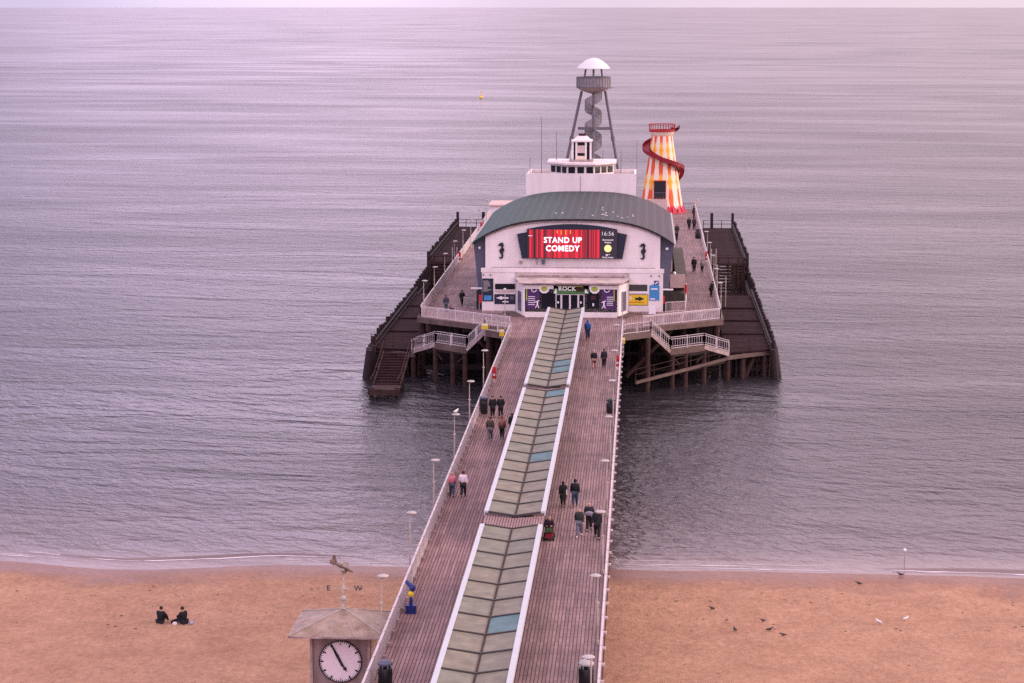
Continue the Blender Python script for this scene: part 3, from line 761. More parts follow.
# ------------------------------------------------------------------ CANOPIES
def canopy(y0, y1, label, blues):
    xl, xr, xm = -9.6, -5.84, -7.68
    ze, zm = DK + 2.6, DK + 2.36
    org = (xm, y0, DK)
    root = thing('walkway_canopy', org, label, 'canopy', 'glazed canopies down the middle of the pier')
    g = .27
    for (a, s) in ((xl, 1), (xr, -1)):
        b = MB(org)
        x0, x1 = sorted((a, a + s * g))
        b.box(x0, x1, y0, y1, ze - .02, ze + .10); b.box(min(a, a + s * .05), max(a, a + s * .05), y0, y1, ze - .22, ze - .022)
        b.build('gutter', M['gutter'], root)
    sp = (y1 - y0) / max(1, round((y1 - y0) / 3.38)); n = round((y1 - y0) / sp)
    for i in range(n):
        a, c = y0 + i * sp, y0 + (i + 1) * sp
        for s, (x0, z0, x1, z1) in enumerate(((xl + g + .01, ze, xm - .05, zm), (xm + .05, zm, xr - g - .01, ze))):
            m = M['panel_blue'] if (i, s) in blues else (M['panel_green'] if random.random() < .38 else M['panel'])
            b = MB(org); b.prism([(x0, a + .08, z0), (x1, a + .08, z1), (x1, c - .08, z1), (x0, c - .08, z0)], (0, 0, .03))
            b.build('roof_panel', m, root)
    for i in range(n + 1):
        a = y0 + i * sp; b = MB(org)
        b.bar((xl + g, a, ze + .03), (xm, a, zm + .03), .13, .13); b.bar((xm, a, zm + .03), (xr - g, a, ze + .03), .13, .13)
        b.build('rib', M['rib'], root)
        if i < n or True:
            b = MB(org); b.box(xm - .07, xm + .07, a - .07, a + .07, DK, zm - .06); b.build('post', M['rib'], root)
    b = MB(org); b.box(xm - .045, xm + .045, y0, y1, zm - .1, zm + .08); b.build('valley_beam', M['rust'], root)
    b = MB(org)
    b.box(xm - .04, xm + .04, y0 + 3.6, y1 - 3.6, DK + .3, DK + 1.9); b.build('wind_screen', M['glass'], root)
    b = MB(org)
    for s in (-1, 1): b.box(xm + s * .45 - .22, xm + s * .45 + .22, y0 + 1, y1 - 1, DK + .42, DK + .48)
    for k in range(int((y1 - y0 - 2) / 3)): b.box(xm - .5, xm + .5, y0 + 1.5 + k * 3, y0 + 1.6 + k * 3, DK, DK + .41)
    b.build('bench', M['dark2'], root)
    return root
canopy(93.6, 137.8, 'nearest canopy of panels with white gutters, one blue panel near its lower end', {(6, 1)})
canopy(141.4, 187.7, 'middle canopy of panels with white gutters, blue panels halfway and at its far end', {(13, 1), (5, 1)})
canopy(189.7, 237.6, 'farthest canopy of panels with white gutters, reaching the theatre doors', {(2, 1), (3, 1)})
for (y0, y1, lab) in ((137.9, 141.3, 'brown slatted infill in the gap between the near and middle canopies'), (187.8, 189.6, 'brown slatted infill in the gap between the middle and far canopies')):
    org = (-7.7, y0, DK); root = thing('slatted_infill', org, lab, 'slatted infill', 'slatted infills in the canopy gaps')
    b = MB(org); n = 22; zz = lambda x: DK + 2.42 - .16 * (1 - abs(x + 7.7) / 1.9)
    for i in range(n):
        x = -9.45 + 3.5 * i / (n - 1)
        b.bar((x, y0 + .02, zz(x)), (x, y1 - .02, zz(x)), .125, .05)
    b.build('slats', M['slat'], root)
    for (yy, dz) in ((y0 + .3, -.1), (y1 - .3, -.1)):
        b = MB(org); b.bar((-9.5, yy, zz(-9.5) + dz), (-7.7, yy, zz(-7.7) + dz), .1, .1); b.bar((-7.7, yy, zz(-7.7) + dz), (-5.9, yy, zz(-5.9) + dz), .1, .1); b.build('cross_rail', M['rib'], root)
    b = MB(org); b.bar((-9.5, y0 + .05, zz(-9.5) + .07), (-7.7, y0 + .05, zz(-7.7) + .07), .05, .05); b.bar((-7.7, y0 + .05, zz(-7.7) + .07), (-5.9, y0 + .05, zz(-5.9) + .07), .05, .05); b.build('edge_trim', M['steel'], root)

# ------------------------------------------------------------------ LAMP POSTS
def lamp(loc, label, s, grp, h=3.8):
    root = thing('lamp_post', loc, label, 'lamp post', grp)
    b = MB(); b.tube((0, 0, 0), (0, 0, h * .6), .06, .048); b.tube((0, 0, h * .6), (0, 0, h - .05), .04, .032); b.tube((0, 0, h * .6 - .05), (0, 0, h * .6 + .05), .1)
    b.tube((0, 0, 0), (0, 0, .25), .12, .1)
    b.build('post', M['lamp_post'], root)
    b = MB(); b.lathe((s * .12, 0, h - .06), [(.10, -.10), (.16, -.04), (.30, -.01), (.31, .03), (.22, .08), (.05, .11)], 16); b.build('lamp_head', M['steel'], root, True)
    return root
lpL = None
ordw = ['nearest', 'second nearest', 'third', 'fourth', 'fifth', 'sixth', 'seventh']
for i in range(7):
    y = [104.5, 120.4, 135.8, 151.8, 169, 184.0, 200.5][i]
    if i > 0:
        lab = '%s visible lamp post outside the left walkway railing, counting from the beach' % (['nearest', 'second', 'third', 'fourth', 'fifth', 'farthest'][i - 1])
        if lpL is None: lpL = lamp((NL - .25, y, DK), lab, 1, 'lamp posts along the left walkway railing')
        else: copy_thing(lpL, (NL - .25, y, DK), lab)
lpR = None
for i in range(8):
    y = [105.6, 121.1, 136.7, 152.2, 168.7, 185.0, 201.1, 217][i]
    lab = '%s lamp post along the right walkway railing, counting from the beach' % (['nearest', 'second', 'third', 'fourth', 'fifth', 'sixth', 'seventh', 'farthest'][i])
    if lpR is None: lpR = lamp((NR - .32, y, DK), lab, -1, 'lamp posts along the right walkway railing')
    else: copy_thing(lpR, (NR - .32, y, DK), lab)
for i, y in enumerate((250.5, 263.5, 277.5, 292, 306, 320, 336, 352)):
    if i < 8: copy_thing(lpL, (HL + .35, y, DK), 'number %d lamp post from the front along the left railing of the pier head' % (i + 1))['group'] = 'lamp posts along the left side of the pier head'
    if i < 5: copy_thing(lpR, (HR - .05, y, DK), 'number %d lamp post from the front along the right railing of the pier head' % (i + 1))['group'] = 'lamp posts along the right side of the pier head'

# ------------------------------------------------------------------ THEATRE
OT = (-7.55, 270, DK)
th = thing('theatre', OT, 'white pier theatre with curved grey green roof and red screen on its gable', 'theatre')
X0, X1 = -17.37, 2.27
FY = 253.0
def wbox(name, m, *a, parent=th):
    return MB(OT).box(*a).build(name, M[m], parent)
# lower front block: two wings and the lobby between
def wing(x0, x1, name='front_wing'):
    # rounded lower inner corner like the photo's panels
    b = MB(OT)
    b.box(x0, x1, FY, 256.4, DK + .02, 10.95); return b.build(name, M['white'], th)
wing(X0, -13.65); wing(-1.45, X1)
wbox('plinth', 'stain', X0 - .05, -13.6, FY - .08, FY - .003, DK, DK + .25); wbox('plinth', 'stain', -1.5, X1 + .05, FY - .08, FY - .003, DK, DK + .25)
wbox('lobby_wall', 'white', -13.648, -1.452, FY + .3, 256.4, DK, 10.95)
wbox('parapet', 'white', X0 - .1, X1 + .1, FY - .06, FY + .3, 10.953, 11.38)
wbox('flat_roof', 'stain', X0, X1, FY + .31, 255.2, 10.953, 11.05)
wbox('gutter_stain', 'stain', X0 + .9, X1 - .9, FY + 1.6, FY + 1.75, 11.053, 11.3)
wbox('downpipe', 'steel', -13.72, -13.6, FY - .12, FY - .004, DK, 10.94); wbox('downpipe', 'steel', -1.52, -1.4, FY - .12, FY - .004, DK, 10.94)
# vault profile
cx, hw = -7.55, 11.0
def vz(x, y=255):
    t = (x - cx) / hw; return 13.95 + 2.65 * (1 - abs(t) ** 3.1)
# gable wall
GX0, GX1 = -17.15, 1.95
n = 28
poly = [(GX0, 255.3, 10.0)] + [(GX1, 255.3, 10.0)] + [(GX1 + (GX0 - GX1) * i / n, 255.3, vz(GX1 + (GX0 - GX1) * i / n) - .17) for i in range(n + 1)]
MB(OT).prism(poly, (0, .6, 0)).build('gable_wall', M['white'], th)
# raised cream border over the arch
b = MB(OT)
for i in range(n):
    xa, xb = GX1 + (GX0 - GX1) * i / n, GX1 + (GX0 - GX1) * (i + 1) / n
    b.bar((xa, 255.18, vz(xa) - .30), (xb, 255.18, vz(xb) - .30), .14, .16)
b.build('arch_moulding', M['stain'], th)
# vaulted roof shell
b = MB(OT); prof = []
for i in range(41):
    x = cx - hw + 2 * hw * i / 40; prof.append((x, vz(x)))
low = [(x, z - .22) for x, z in prof][::-1]
b.prism([(x, 255.02, z) for x, z in prof + low], (0, 36.7, 0)); b.build('vaulted_roof', M['roof'], th, True)
b = MB(OT)
for i in range(40):
    b.bar((prof[i][0], 254.95, prof[i][1] - .08), (prof[i + 1][0], 254.95, prof[i + 1][1] - .08), .12, .17)
b.build('roof_edge', M['black'], th)
for s, x in ((-1, cx - hw), (1, cx + hw)):
    wbox('eaves_gutter', 'steel', min(x, x + s * .2), max(x, x + s * .2), 254.6, 291.8, 13.72, 13.98)
# slanting blue grey front returns and side walls
for (xo, xi, xb) in ((cx - hw + .05, GX0, -17.75), (cx + hw - .05, GX1, 2.65)):
    b = MB(OT); b.prism([(xo, 256, 13.7), (xi, 256, vz(xi) - .25), (xi, 256, DK), (xb, 256, DK)], (0, .4, 0)); b.build('slanted_return', M['slate'], th)
    b = MB(OT); b.prism([(xo, 256.41, 13.7), (xb, 256.41, DK), (xb + (.3 if xb < 0 else -.3), 256.41, DK), (xo + (.3 if xo < 0 else -.3), 256.41, 13.7)], (0, 35.3, 0)); b.build('side_wall', M['slate'], th)
    xx = (xo + xi) / 2
    b = MB(OT); b.ball((xx, 255.85, 13.3), .17); b.build('floodlight', M['pale'], th, True)
wbox('side_beam', 'white_metal', -18.7, X0 - .01, 254.6, 254.75, 8.9, 9.05); wbox('side_beam', 'white_metal', X1 + .01, 3.4, 254.6, 254.75, 8.9, 9.05)
wbox('side_door', 'black', -18.15, -17.76, 255.5, 255.9, DK, 8.7); wbox('side_door', 'black', 2.3, 3.2, 255.4, 255.98, DK, 8.7)
b = MB(OT); b.ball((3.6, 262, 9.9), .2); b.build('floodlight', M['pale'], th, True)
# seahorses
def seahorse(x, z, flip):
    s = flip
    pts = [(-.28, .62), (-.42, .50), (-.40, .44), (-.18, .48), (-.02, .38), (-.06, .20), (-.24, .02), (-.26, -.18), (-.12, -.40), (-.02, -.58), (-.06, -.76), (-.20, -.84), (-.30, -.76),
           (-.24, -.94), (-.02, -.98), (.14, -.84), (.18, -.62), (.14, -.40), (.16, -.22), (.30, -.10), (.26, .12), (.14, .26), (.22, .46), (.20, .66), (.04, .84), (-.08, .72), (-.18, .78)]
    b = MB(OT); b.prism([(x + s * p[0] * 1.0, 255.12, z + p[1] * 1.0) for p in pts], (0, .17, 0)); b.build('seahorse_emblem', M['black'], th)
seahorse(-15.35, 13.15, 1); seahorse(.1, 13.15, 1)
# screen surround
def at(px, py, Y):          # inverse projection used only to read sizes off: see camera set-up at the end
    pass
sx = lambda px: XZ(px, 243, 255.2)[0]
sz = lambda py: XZ(572, py, 255.2)[1]
arc = [(sx(517.2), sz(234.2)), (sx(527), sz(232.3)), (sx(527.2), sz(229))] + [(sx(527.2 + (617 - 527.2) * t / 10), sz(229 - 5.0 * math.sin(PI * t / 10) ** .9)) for t in range(1, 10)] + \
      [(sx(617), sz(229)), (sx(617.3), sz(232.3)), (sx(627), sz(234.2)), (sx(622.5), sz(258.4)), (sx(522), sz(258.4))]
MB(OT).prism([(x, 254.95, z) for x, z in arc], (0, .34, 0)).build('screen_surround', M['sign_navy'], th)
ox, oz = sx(572), sz(243)
scr = MB(OT).box(sx(527.5), sx(617), 254.72, 254.94, sz(258), sz(228.8)).build('led_screen', M['led_black'], th)
b = MB((0, 254.7, 0)); b.box(sx(528), sx(599.5), 254.68, 254.715, sz(257.4), sz(229.3))
cur = b.build('curtain_picture', M['screen'], scr); cur.location = (-OT[0], 254.7 - OT[1], -OT[2])
def on_screen(txt, px, py, size, m, nm, bold=0, ext=.01, w=None):
    o = text_mesh(nm, txt, size, M[m], None, scr, ext, bold, loc=(sx(px) - OT[0], 254.64 - OT[1], sz(py) - OT[2]))
    if w:
        xs = [v.co.x for v in o.data.vertices]; k = w / (max(xs) - min(xs)); c0 = sx(px) - OT[0]; m0 = (max(xs) + min(xs)) / 2
        for v in o.data.vertices: v.co.x = c0 + (v.co.x - m0) * k
    return o
# stage light streaks and side motifs on the picture
b = MB(OT)
for px, dz_ in ((557, 233), (561, 234.2), (565.5, 234.4), (570, 233.2)): b.box(sx(px), sx(px + .9), 254.66, 254.675, sz(dz_), sz(229.8))
b.build('stage_light', M['led_orange'], scr)
on_screen('STAND UP', 563, 239.9, .86, 'led_white', 'headline', .022, w=sx(582) - sx(544))
on_screen('COMEDY', 563, 248.2, .86, 'led_white', 'headline', .03, w=sx(580) - sx(546))
on_screen('16:56', 608, 233.2, .62, 'led_dim', 'clock_digits', .0, w=sx(614) - sx(602.3))
on_screen('Bournemouth', 608, 239.2, .25, 'led_dim', 'caption', .008, w=1.15)
on_screen('Weather', 608, 241.8, .25, 'led_dim', 'caption', .008, w=.75)
b = MB(OT); b.tube((sx(608), 254.66, sz(247.8)), (sx(608), 254.7, sz(247.8)), .40, n=20); b.build('sun_symbol', M['led_yellow'], scr)
on_screen('8\u00b0', 608, 254.4, .25, 'led_dim', 'caption', .008, w=.5)
on_screen('Partly sunny', 608, 256.6, .24, 'led_dim', 'caption', .008, w=1.2)
b = MB(OT); b.box(sx(528.5), sx(532.5), 254.66, 254.675, sz(235.8), sz(235.1)); b.build('corner_caption', M['led_dim'], scr)
MB(OT).box(sx(529.4), sx(531.6), 254.66, 254.675, sz(234), sz(231.2)).build('corner_logo', M['led_red'], scr)
# vents below the screen
wbox('vent_box', 'stain', sx(519.4), sx(522.3), 255.0, 255.28, sz(263.5), sz(261)); wbox('vent_box', 'slate', sx(542), sx(545), 254.9, 255.28, sz(264.2), sz(259.8))
wbox('cable_pipe', 'stain', sx(536.4), sx(537.2), 255.15, 255.29, sz(264.5), sz(258.5))

# entrance porch
PY = 249.7
px_ = lambda px, Y=PY: XZ(px, 300, Y)[0]
pz_ = lambda py, Y=PY: XZ(571, py, Y)[1]
AX0, AX1 = px_(524.8), px_(617.2)
# canopy slab sloping forward
b = MB(OT)
zf_, zk_ = XZ(570, 283.2, 249.3)[1], XZ(570, 277.6, 252.9)[1]
b.prism([(-13.9, FY + .28, zk_), (-1.2, FY + .28, zk_), (AX1 + .6, 249.3, zf_), (AX0 - .6, 249.3, zf_)], (0, 0, -.07)); b.build('porch_roof', M['porch'], th)
b = MB(OT); b.box(AX0 - .62, AX1 + .62, 249.2, 249.29, zf_ - .12, zf_ + .03); b.build('porch_fascia', M['stain'], th)
b = MB(OT); b.box(-13.3, -1.9, FY + .05, FY + .29, zk_ + .03, zk_ + .2); b.build('porch_flashing', M['stain'], th)
b = MB(OT); b.box(AX0, AX1, PY + .02, PY + .3, DK, DK + .55); b.build('porch_base', M['white'], th)
b = MB(OT); b.box(AX0, AX1, PY + .02, PY + .3, 9.55, 9.95); b.build('porch_header', M['white'], th)
for (xa, xb) in ((AX0, -13.5), (AX1, -1.6)):
    b = MB(OT); b.prism([(xa, PY + .1, DK), (xb, FY - .01, DK), (xb, FY - .01, 9.95), (xa, PY + .1, 9.95)], (.18 if xa > -7 else -.18, 0, 0)); b.build('porch_side', M['white'], th)
    s = 1 if xa > -7 else -1
    b = MB(OT); f = lambda t: (xa + (xb - xa) * t + s * .2, PY + .1 + (FY - PY - .1) * t)
    b.prism([(*f(.25), DK + .5), (*f(.7), DK + .5), (*f(.7), 9.1), (*f(.25), 9.1)], (.03 * s, 0, 0)); b.build('side_window', M['slate'], th)
    b = MB(OT); b.prism([(xa - s * .0, PY, DK), (xb + s * .2, FY - .1, DK), (xb + s * 1.6, FY - .1, DK), (xa + s * 1.1, PY, DK)], (0, 0, .14)); b.build('porch_step', M['beam'], th)
def pane(p0, p1, q0, q1, nm, m, y=PY + .1, th_=.1, parent=th):
    return MB(OT).box(px_(p0, y), px_(p1, y), y, y + th_, pz_(q1, y), pz_(q0, y)).build(nm, M[m], parent)
def poster(p0, p1, flip):
    o = pane(p0, p1, 285.5, 309, 'poster', 'purple')
    w = px_(p1) - px_(p0)
    # lime edge, ring motif, body copy lines, white figure
    e0, e1 = (p0, p0 + 1.1) if not flip else (p1 - 1.1, p1)
    MB(OT).box(px_(e0), px_(e1), PY + .06, PY + .095, pz_(301), pz_(286)).build('poster_edge', M['lime'], o)
    b = MB(OT)
    for k in range(5): b.box(px_(p0 + (2 if not flip else 5)), px_(p0 + (9 if not flip else 11.3)), PY + .06, PY + .095, pz_(297.3 + k * 2), pz_(296.7 + k * 2))
    b.build('poster_lines', M['pale'], o)
    c0 = px_(p0 + (8 if not flip else 5)); zc = pz_(289.5)
    b = MB(OT)
    for k in range(14):
        a0, a1 = R(40 + k * 22), R(40 + (k + 1) * 22)
        b.bar((c0 + .28 * math.cos(a0), PY + .07, zc + .28 * math.sin(a0)), (c0 + .28 * math.cos(a1), PY + .07, zc + .28 * math.sin(a1)), .03, .09)
    cf = px_(p0 + (11.4 if not flip else 2.2)); zf = pz_(303)
    b.box(cf - .07, cf + .07, PY + .06, PY + .095, zf - .35, zf + .2); b.bar((cf - .28, PY + .07, zf + .05), (cf + .2, PY + .07, zf + .25), .03, .08)
    b.bar((cf - .05, PY + .07, zf - .3), (cf - .22, PY + .07, zf - .55), .03, .09); b.bar((cf + .05, PY + .07, zf - .3), (cf + .15, PY + .07, zf - .58), .03, .09)
    b.build('poster_motif', M['pale'], o)
poster(526, 539.3, False); poster(601.8, 614.6, True)
for (a, c) in ((541.6, 554.4), (587, 599.3)):
    pane(a, c, 293.2, 308.5, 'window', 'glass')
for c0 in (544.2, 594.6):   # round club badges over the windows
    bd = MB(OT).prism([(px_(c0) + .55 * math.cos(t), PY + .1, pz_(289.3) + .48 * math.sin(t)) for t in [2 * PI * k / 8 + PI / 8 for k in range(8)]], (0, -.12, 0)).build('badge', M['pale'], th)
    MB(OT).prism([(px_(c0) + .36 * math.cos(t), PY - .025, pz_(288.8) + .30 * math.sin(t)) for t in [2 * PI * k / 8 + PI / 8 for k in range(8)]], (0, -.03, 0)).build('badge_centre', M['lime'], bd)
pane(539.6, 601.4, 285.3, 292.6, 'header_panel', 'sign_navy')
hd = pane(553.5, 589, 285.6, 293.8, 'name_board', 'green', y=PY + .02, th_=.07)
text_mesh('name_lettering', 'ROCK', .62, M['pale'], None, hd, .015, .02, loc=(px_(567) - OT[0], PY - .01 - OT[1], pz_(288.8) - OT[2]))
MB(OT).box(px_(576), px_(584), PY - .015, PY + .015, pz_(291.5), pz_(287)).build('brown_panel', M['rust'], hd)
MB(OT).box(px_(557), px_(583), PY - .015, PY + .015, pz_(286.8), pz_(286.1)).build('lime_band', M['lime'], hd)
MB(OT).prism([(px_(553.6), PY - .012, pz_(293.6)), (px_(557), PY - .012, pz_(293.6)), (px_(556), PY - .012, pz_(288))], (0, .03, 0)).build('peak_motif', M['pale'], hd)
MB(OT).prism([(px_(584.5), PY - .012, pz_(293)), (px_(588.4), PY - .012, pz_(293)), (px_(585.5), PY - .012, pz_(288.6))], (0, .03, 0)).build('peak_motif', M['pale'], hd)
# doors
for k, (a, c) in enumerate(((556.3, 560.6), (562, 569.2), (570.6, 577.6), (579, 583.8))):
    d = pane(a - .6, c + .6, 294.3, 314.5, 'door', 'white_metal', y=PY + .12, th_=.08)
    MB(OT).box(px_(a + .2), px_(c - .2), PY + .09, PY + .115, pz_(312.5), pz_(295)).build('door_glass', M['glass'], d)
    if k in (0, 3): MB(OT).box(px_(a + 1), px_(a + 2.6), PY + .06, PY + .085, pz_(303.5), pz_(301.5)).build('door_sticker', M['pale'], d)
MB(OT).box(px_(592.5), px_(594), PY + .05, PY + .09, pz_(306), pz_(303.2)).build('window_sticker', M['pale'], th)
MB(OT).box(px_(591), px_(595.6), PY + .05, PY + .09, pz_(300), pz_(295.5)).build('window_notice', M['maroon'], th)

# signs on the two wings (parts of the front)
WY = FY - .05
wx = lambda px: XZ(px, 295, WY)[0]
wz = lambda py: XZ(571, py, WY)[1]
def sign(nm, p0, p1, q0, q1, m, y=WY, t=.04, parent=th): return MB(OT).box(wx(p0), wx(p1), y, y + t, wz(q1), wz(q0)).build(nm, M[m], parent)
mb = sign('menu_board', 482.2, 493.3, 279, 302, 'sign_navy')
b = MB(OT)
random.seed(3)
for k in range(9): b.box(wx(483.4), wx(483.4 + random.uniform(4, 8.5)), WY - .02, WY - .003, wz(281.3 + k * 1.25 + .55), wz(281.3 + k * 1.25))
b.build('menu_lines', M['steel'], mb)
sign('menu_picture', 484, 491.5, 296, 300.8, 'sign_blue', WY - .02, .017, mb)
sign('strip_window', 495, 515, 284.2, 289.8, 'glass'); sign('strip_sill', 495, 515.6, 290.6, 292, 'pinkpale', WY - .08, .1)
sg = sign('arrow_sign', 494.3, 516.2, 294.6, 304.6, 'sign_navy')
def arrow(p0, p1, pc, hgt, head, m, par, right):
    a, c = wx(p0), wx(p1); z = wz(pc)
    if right: poly = [(a, z - hgt), (c - head, z - hgt), (c - head, z - hgt * 2.3), (c, z), (c - head, z + hgt * 2.3), (c - head, z + hgt), (a, z + hgt)]
    else: poly = [(c, z - hgt), (a + head, z - hgt), (a + head, z - hgt * 2.3), (a, z), (a + head, z + hgt * 2.3), (a + head, z + hgt), (c, z + hgt)]
    MB(OT).prism([(x, WY - .02, zz) for x, zz in poly], (0, .017, 0)).build('arrow', M[m], par)
arrow(496, 508.5, 298.4, .09, .65, 'pale', sg, False)
MB(OT).box(wx(502.5), wx(508.5), WY - .02, WY - .003, wz(302.8), wz(301.6)).build('sign_caption', M['pale'], sg)
MB(OT).box(wx(510), wx(513.5), WY - .02, WY - .003, wz(300), wz(296.5)).build('sign_caption', M['slate'], sg)
sign('strip_window', 627, 647.2, 284.2, 290.6, 'rib'); sign('strip_sill', 626.5, 647.6, 291.3, 292.6, 'pale', WY - .06, .08)
yb = sign('arrow_sign', 626.2, 648.2, 294.0, 304.9, 'black')
yp = MB(OT).box(wx(626.7), wx(647.7), WY - .015, WY - .003, wz(304.4), wz(294.5)).build('sign_face', M['yellow'], yb)
a, c = wx(635.2), wx(644.5); z = wz(298.3)
MB(OT).prism([(x, WY - .035, zz) for x, zz in [(a, z - .13), (c - .6, z - .13), (c - .6, z - .26), (c, z), (c - .6, z + .26), (c - .6, z + .13), (a, z + .13)]], (0, .018, 0)).build('arrow', M['black'], yp)
MB(OT).box(wx(628.5), wx(631.8), WY - .035, WY - .017, wz(299.6), wz(296)).build('sign_picture', M['cream'], yp)
MB(OT).box(wx(628), wx(645), WY - .035, WY - .017, wz(302), wz(301.5)).build('sign_rule', M['red'], yp)
bp_ = sign('blue_poster', 649.4, 659.4, 285, 300, 'sign_blue')
MB(OT).prism([(wx(649.4), WY + .001, wz(285.01)), (wx(659.4), WY + .001, wz(285.01)), (wx(655), WY + .001, wz(283.4))], (0, .038, 0)).build('poster_peak', M['sign_blue'], bp_)
b = MB(OT); b.box(wx(651), wx(657.5), WY - .02, WY - .003, wz(289), wz(287.8)); b.box(wx(650.5), wx(655), WY - .02, WY - .003, wz(299), wz(297.8)); b.build('poster_lines', M['pale'], bp_)
bs = sign('small_sign', 654.1, 658.8, 280.2, 284, 'blue'); b = MB(OT)
b.bar((wx(655), WY - .01, wz(283.3)), (wx(658), WY - .01, wz(281.2)), .02, .12); b.build('sign_symbol', M['pale'], bs)
for px in (483.5, 490.5, 651, 659): b = MB(OT); b.ball((wx(px), FY - .12, wz(275.3)), .09); b.build('wall_lamp', M['slate'], th)
for px in (480.6, 662.8):
    b = MB(OT); b.box(wx(px) - .2, wx(px) + .2, FY + .1, FY + .4, wz(303.5), wz(295.8)); b.build('fire_box', M['red'], th)

# fly tower block behind the vault
BY = 291.0
bx_ = lambda px, Y=BY: XZ(px, 180, Y)[0]
bz_ = lambda py, Y=BY: XZ(580, py, Y)[1]
F0, F1 = bx_(525.6), bx_(636.2)
wbox('stage_block', 'white', F0, F1, BY + .9, BY + 11, DK, 18.05)
b = MB(OT)
b.box(F0, F1, BY + .9, BY + 1.15, 18.053, bz_(174.2)); b.box(F0, F0 + .3, BY + 1.151, BY + 11, 18.053, 18.62); b.box(F1 - .3, F1, BY + 1.151, BY + 11, 18.053, 18.62); b.box(F0 + .301, F1 - .301, BY + 10.7, BY + 11, 18.053, 18.62)
b.build('block_parapet', M['white'], th)
wbox('block_flat_roof', 'stain', F0 + .31, F1 - .31, BY + 1.16, BY + 10.6, 18.053, 18.2)
wbox('crack_stain', 'stain', bx_(580.1), bx_(580.6), BY + .86, BY + .895, 16.6, 18.5)
# wheelhouse
WHY = 292.6
hx = lambda px, Y=WHY: XZ(px, 168, Y)[0]
hz = lambda py, Y=WHY: XZ(580, py, Y)[1]
wl = [(hx(549.8), 295.2), (hx(567.2), WHY), (hx(594.3), WHY), (hx(613), 295.2)]
zb, zt = 18.25, hz(165.2)
def poly_wall(pts, back, z0, z1): return [(*p, z0) for p in pts] + [(pts[-1][0], back, z0), (pts[0][0], back, z0)]
MB(OT).prism(poly_wall(wl, 300, zb, zt), (0, 0, zt - zb)).build('wheelhouse', M['white'], th)
wr = [(hx(546.5), 294.9), (hx(566), WHY - .5), (hx(595.3), WHY - .5), (hx(616), 294.9)]
MB(OT).prism([(*p, zt + .003) for p in wr] + [(wr[-1][0], 300.3, zt + .003), (wr[0][0], 300.3, zt + .003)], (0, 0, .28)).build('wheelhouse_roof', M['white'], th)
b = MB(OT)
for (p, q) in zip(wr[:-1], wr[1:]): b.bar((p[0], p[1] - .05, zt + .02), (q[0], q[1] - .05, zt + .02), .08, .1)
b.build('roof_trim', M['stain'], th)
for (p, q) in zip(wl[:-1], wl[1:]):
    p = Vector((*p, 0)); q = Vector((*q, 0)); d = q - p; nrm = Vector((d.y, -d.x, 0)).normalized()
    for i in range(3):
        a = p + d * (i + .13) / 3 + nrm * .02; c = p + d * (i + .87) / 3 + nrm * .02
        z0, z1 = hz(173.2), hz(167)
        MB(OT).prism([(a.x, a.y, z0), (c.x, c.y, z0), (c.x, c.y, z1), (a.x, a.y, z1)], nrm * .04).build('window', M['glass'], th)
# lantern turret
LY = 294.3; lx = lambda px: XZ(px, 150, LY)[0]; lz = lambda py: XZ(580, py, LY)[1]
z0 = zt + .285
wbox('lantern_base', 'stain', lx(569.5), lx(593), LY - .3, LY + 2.9, z0, z0 + .3)
la = wbox('lantern_core', 'glass', lx(573), lx(590), LY + .15, LY + 2.4, z0 + .303, lz(142))
for px in (572.6, 576.4, 585.8, 590.6): MB(OT).box(lx(px) - .12, lx(px) + .12, LY - .02, LY + .14, z0 + .303, lz(142)).build('lantern_post', M['white'], th)
MB(OT).box(lx(577.5), lx(584.8), LY + .02, LY + .14, lz(153), lz(145.5)).build('lantern_blind', M['pinkpale'], th)
MB(OT).box(lx(576.8), lx(585.5), LY + .0, LY + .138, z0 + .303, lz(156)).build('lantern_sill', M['cream'], th)
MB(OT).box(lx(571.2), lx(592.2), LY - .15, LY + 2.7, lz(142) + .003, lz(140.4)).build('lantern_cornice', M['white'], th)
b = MB(OT); p4 = [(lx(573), LY), (lx(590.4), LY), (lx(590.4), LY + 2.5), (lx(573), LY + 2.5)]; q4 = [(lx(577.5), LY + .7), (lx(586.4), LY + .7), (lx(586.4), LY + 1.8), (lx(577.5), LY + 1.8)]
za, zc = lz(140.4) + .003, lz(136.4)
b.add([(*p, za) for p in p4] + [(*p, zc) for p in q4], [(0, 3, 2, 1), (4, 5, 6, 7), (0, 1, 5, 4), (1, 2, 6, 5), (2, 3, 7, 6), (3, 0, 4, 7)]); b.build('lantern_roof', M['white'], th)
b = MB(OT)
for k in (-.3, 0, .3): b.ball((lx(582) + k, LY + 1.2, zc + .14), .2)
b.build('roof_vent', M['maroon'], th)
# antennas
for (px, t, bt, Y) in ((541.6, 116, 172, 297), (556.6, 131, 164, 297.5), (530, 158, 172, 299), (637, 140, 200, 303), (603, 150, 163, 299.2), (621, 150, 172, 299)):
    zt_ = XZ(px, t, Y)[1]; zz = 18.6 if px < 640 else 8
    b = MB((0, 0, 0)); x = XZ(px, t, Y)[0]
    zb_ = DK if px == 637 else (zt + .28 if px in (556.6, 603) else 18.2)
    b = MB(OT); b.tube((x, Y, zb_), (x, Y, zt_), .05, .03, 6); b.build('aerial', M['tower_steel'], th)
# small white kiosk on the left behind the theatre
ko = (-20.5, 345, DK); k_ = thing('kiosk', ko, 'low white kiosk on the left behind the theatre roof', 'kiosk')
MB(ko).box(-22.3, -12, 343, 350, DK, 10.2).build('wall', M['white'], k_)
MB(ko).box(-22.6, -11.7, 342.7, 350.3, 10.203, 10.4).build('roof', M['pinkpale'], k_)
MB(ko).box(-21.5, -20.3, 342.94, 342.997, DK, 8.6).build('door', M['slate'], k_)
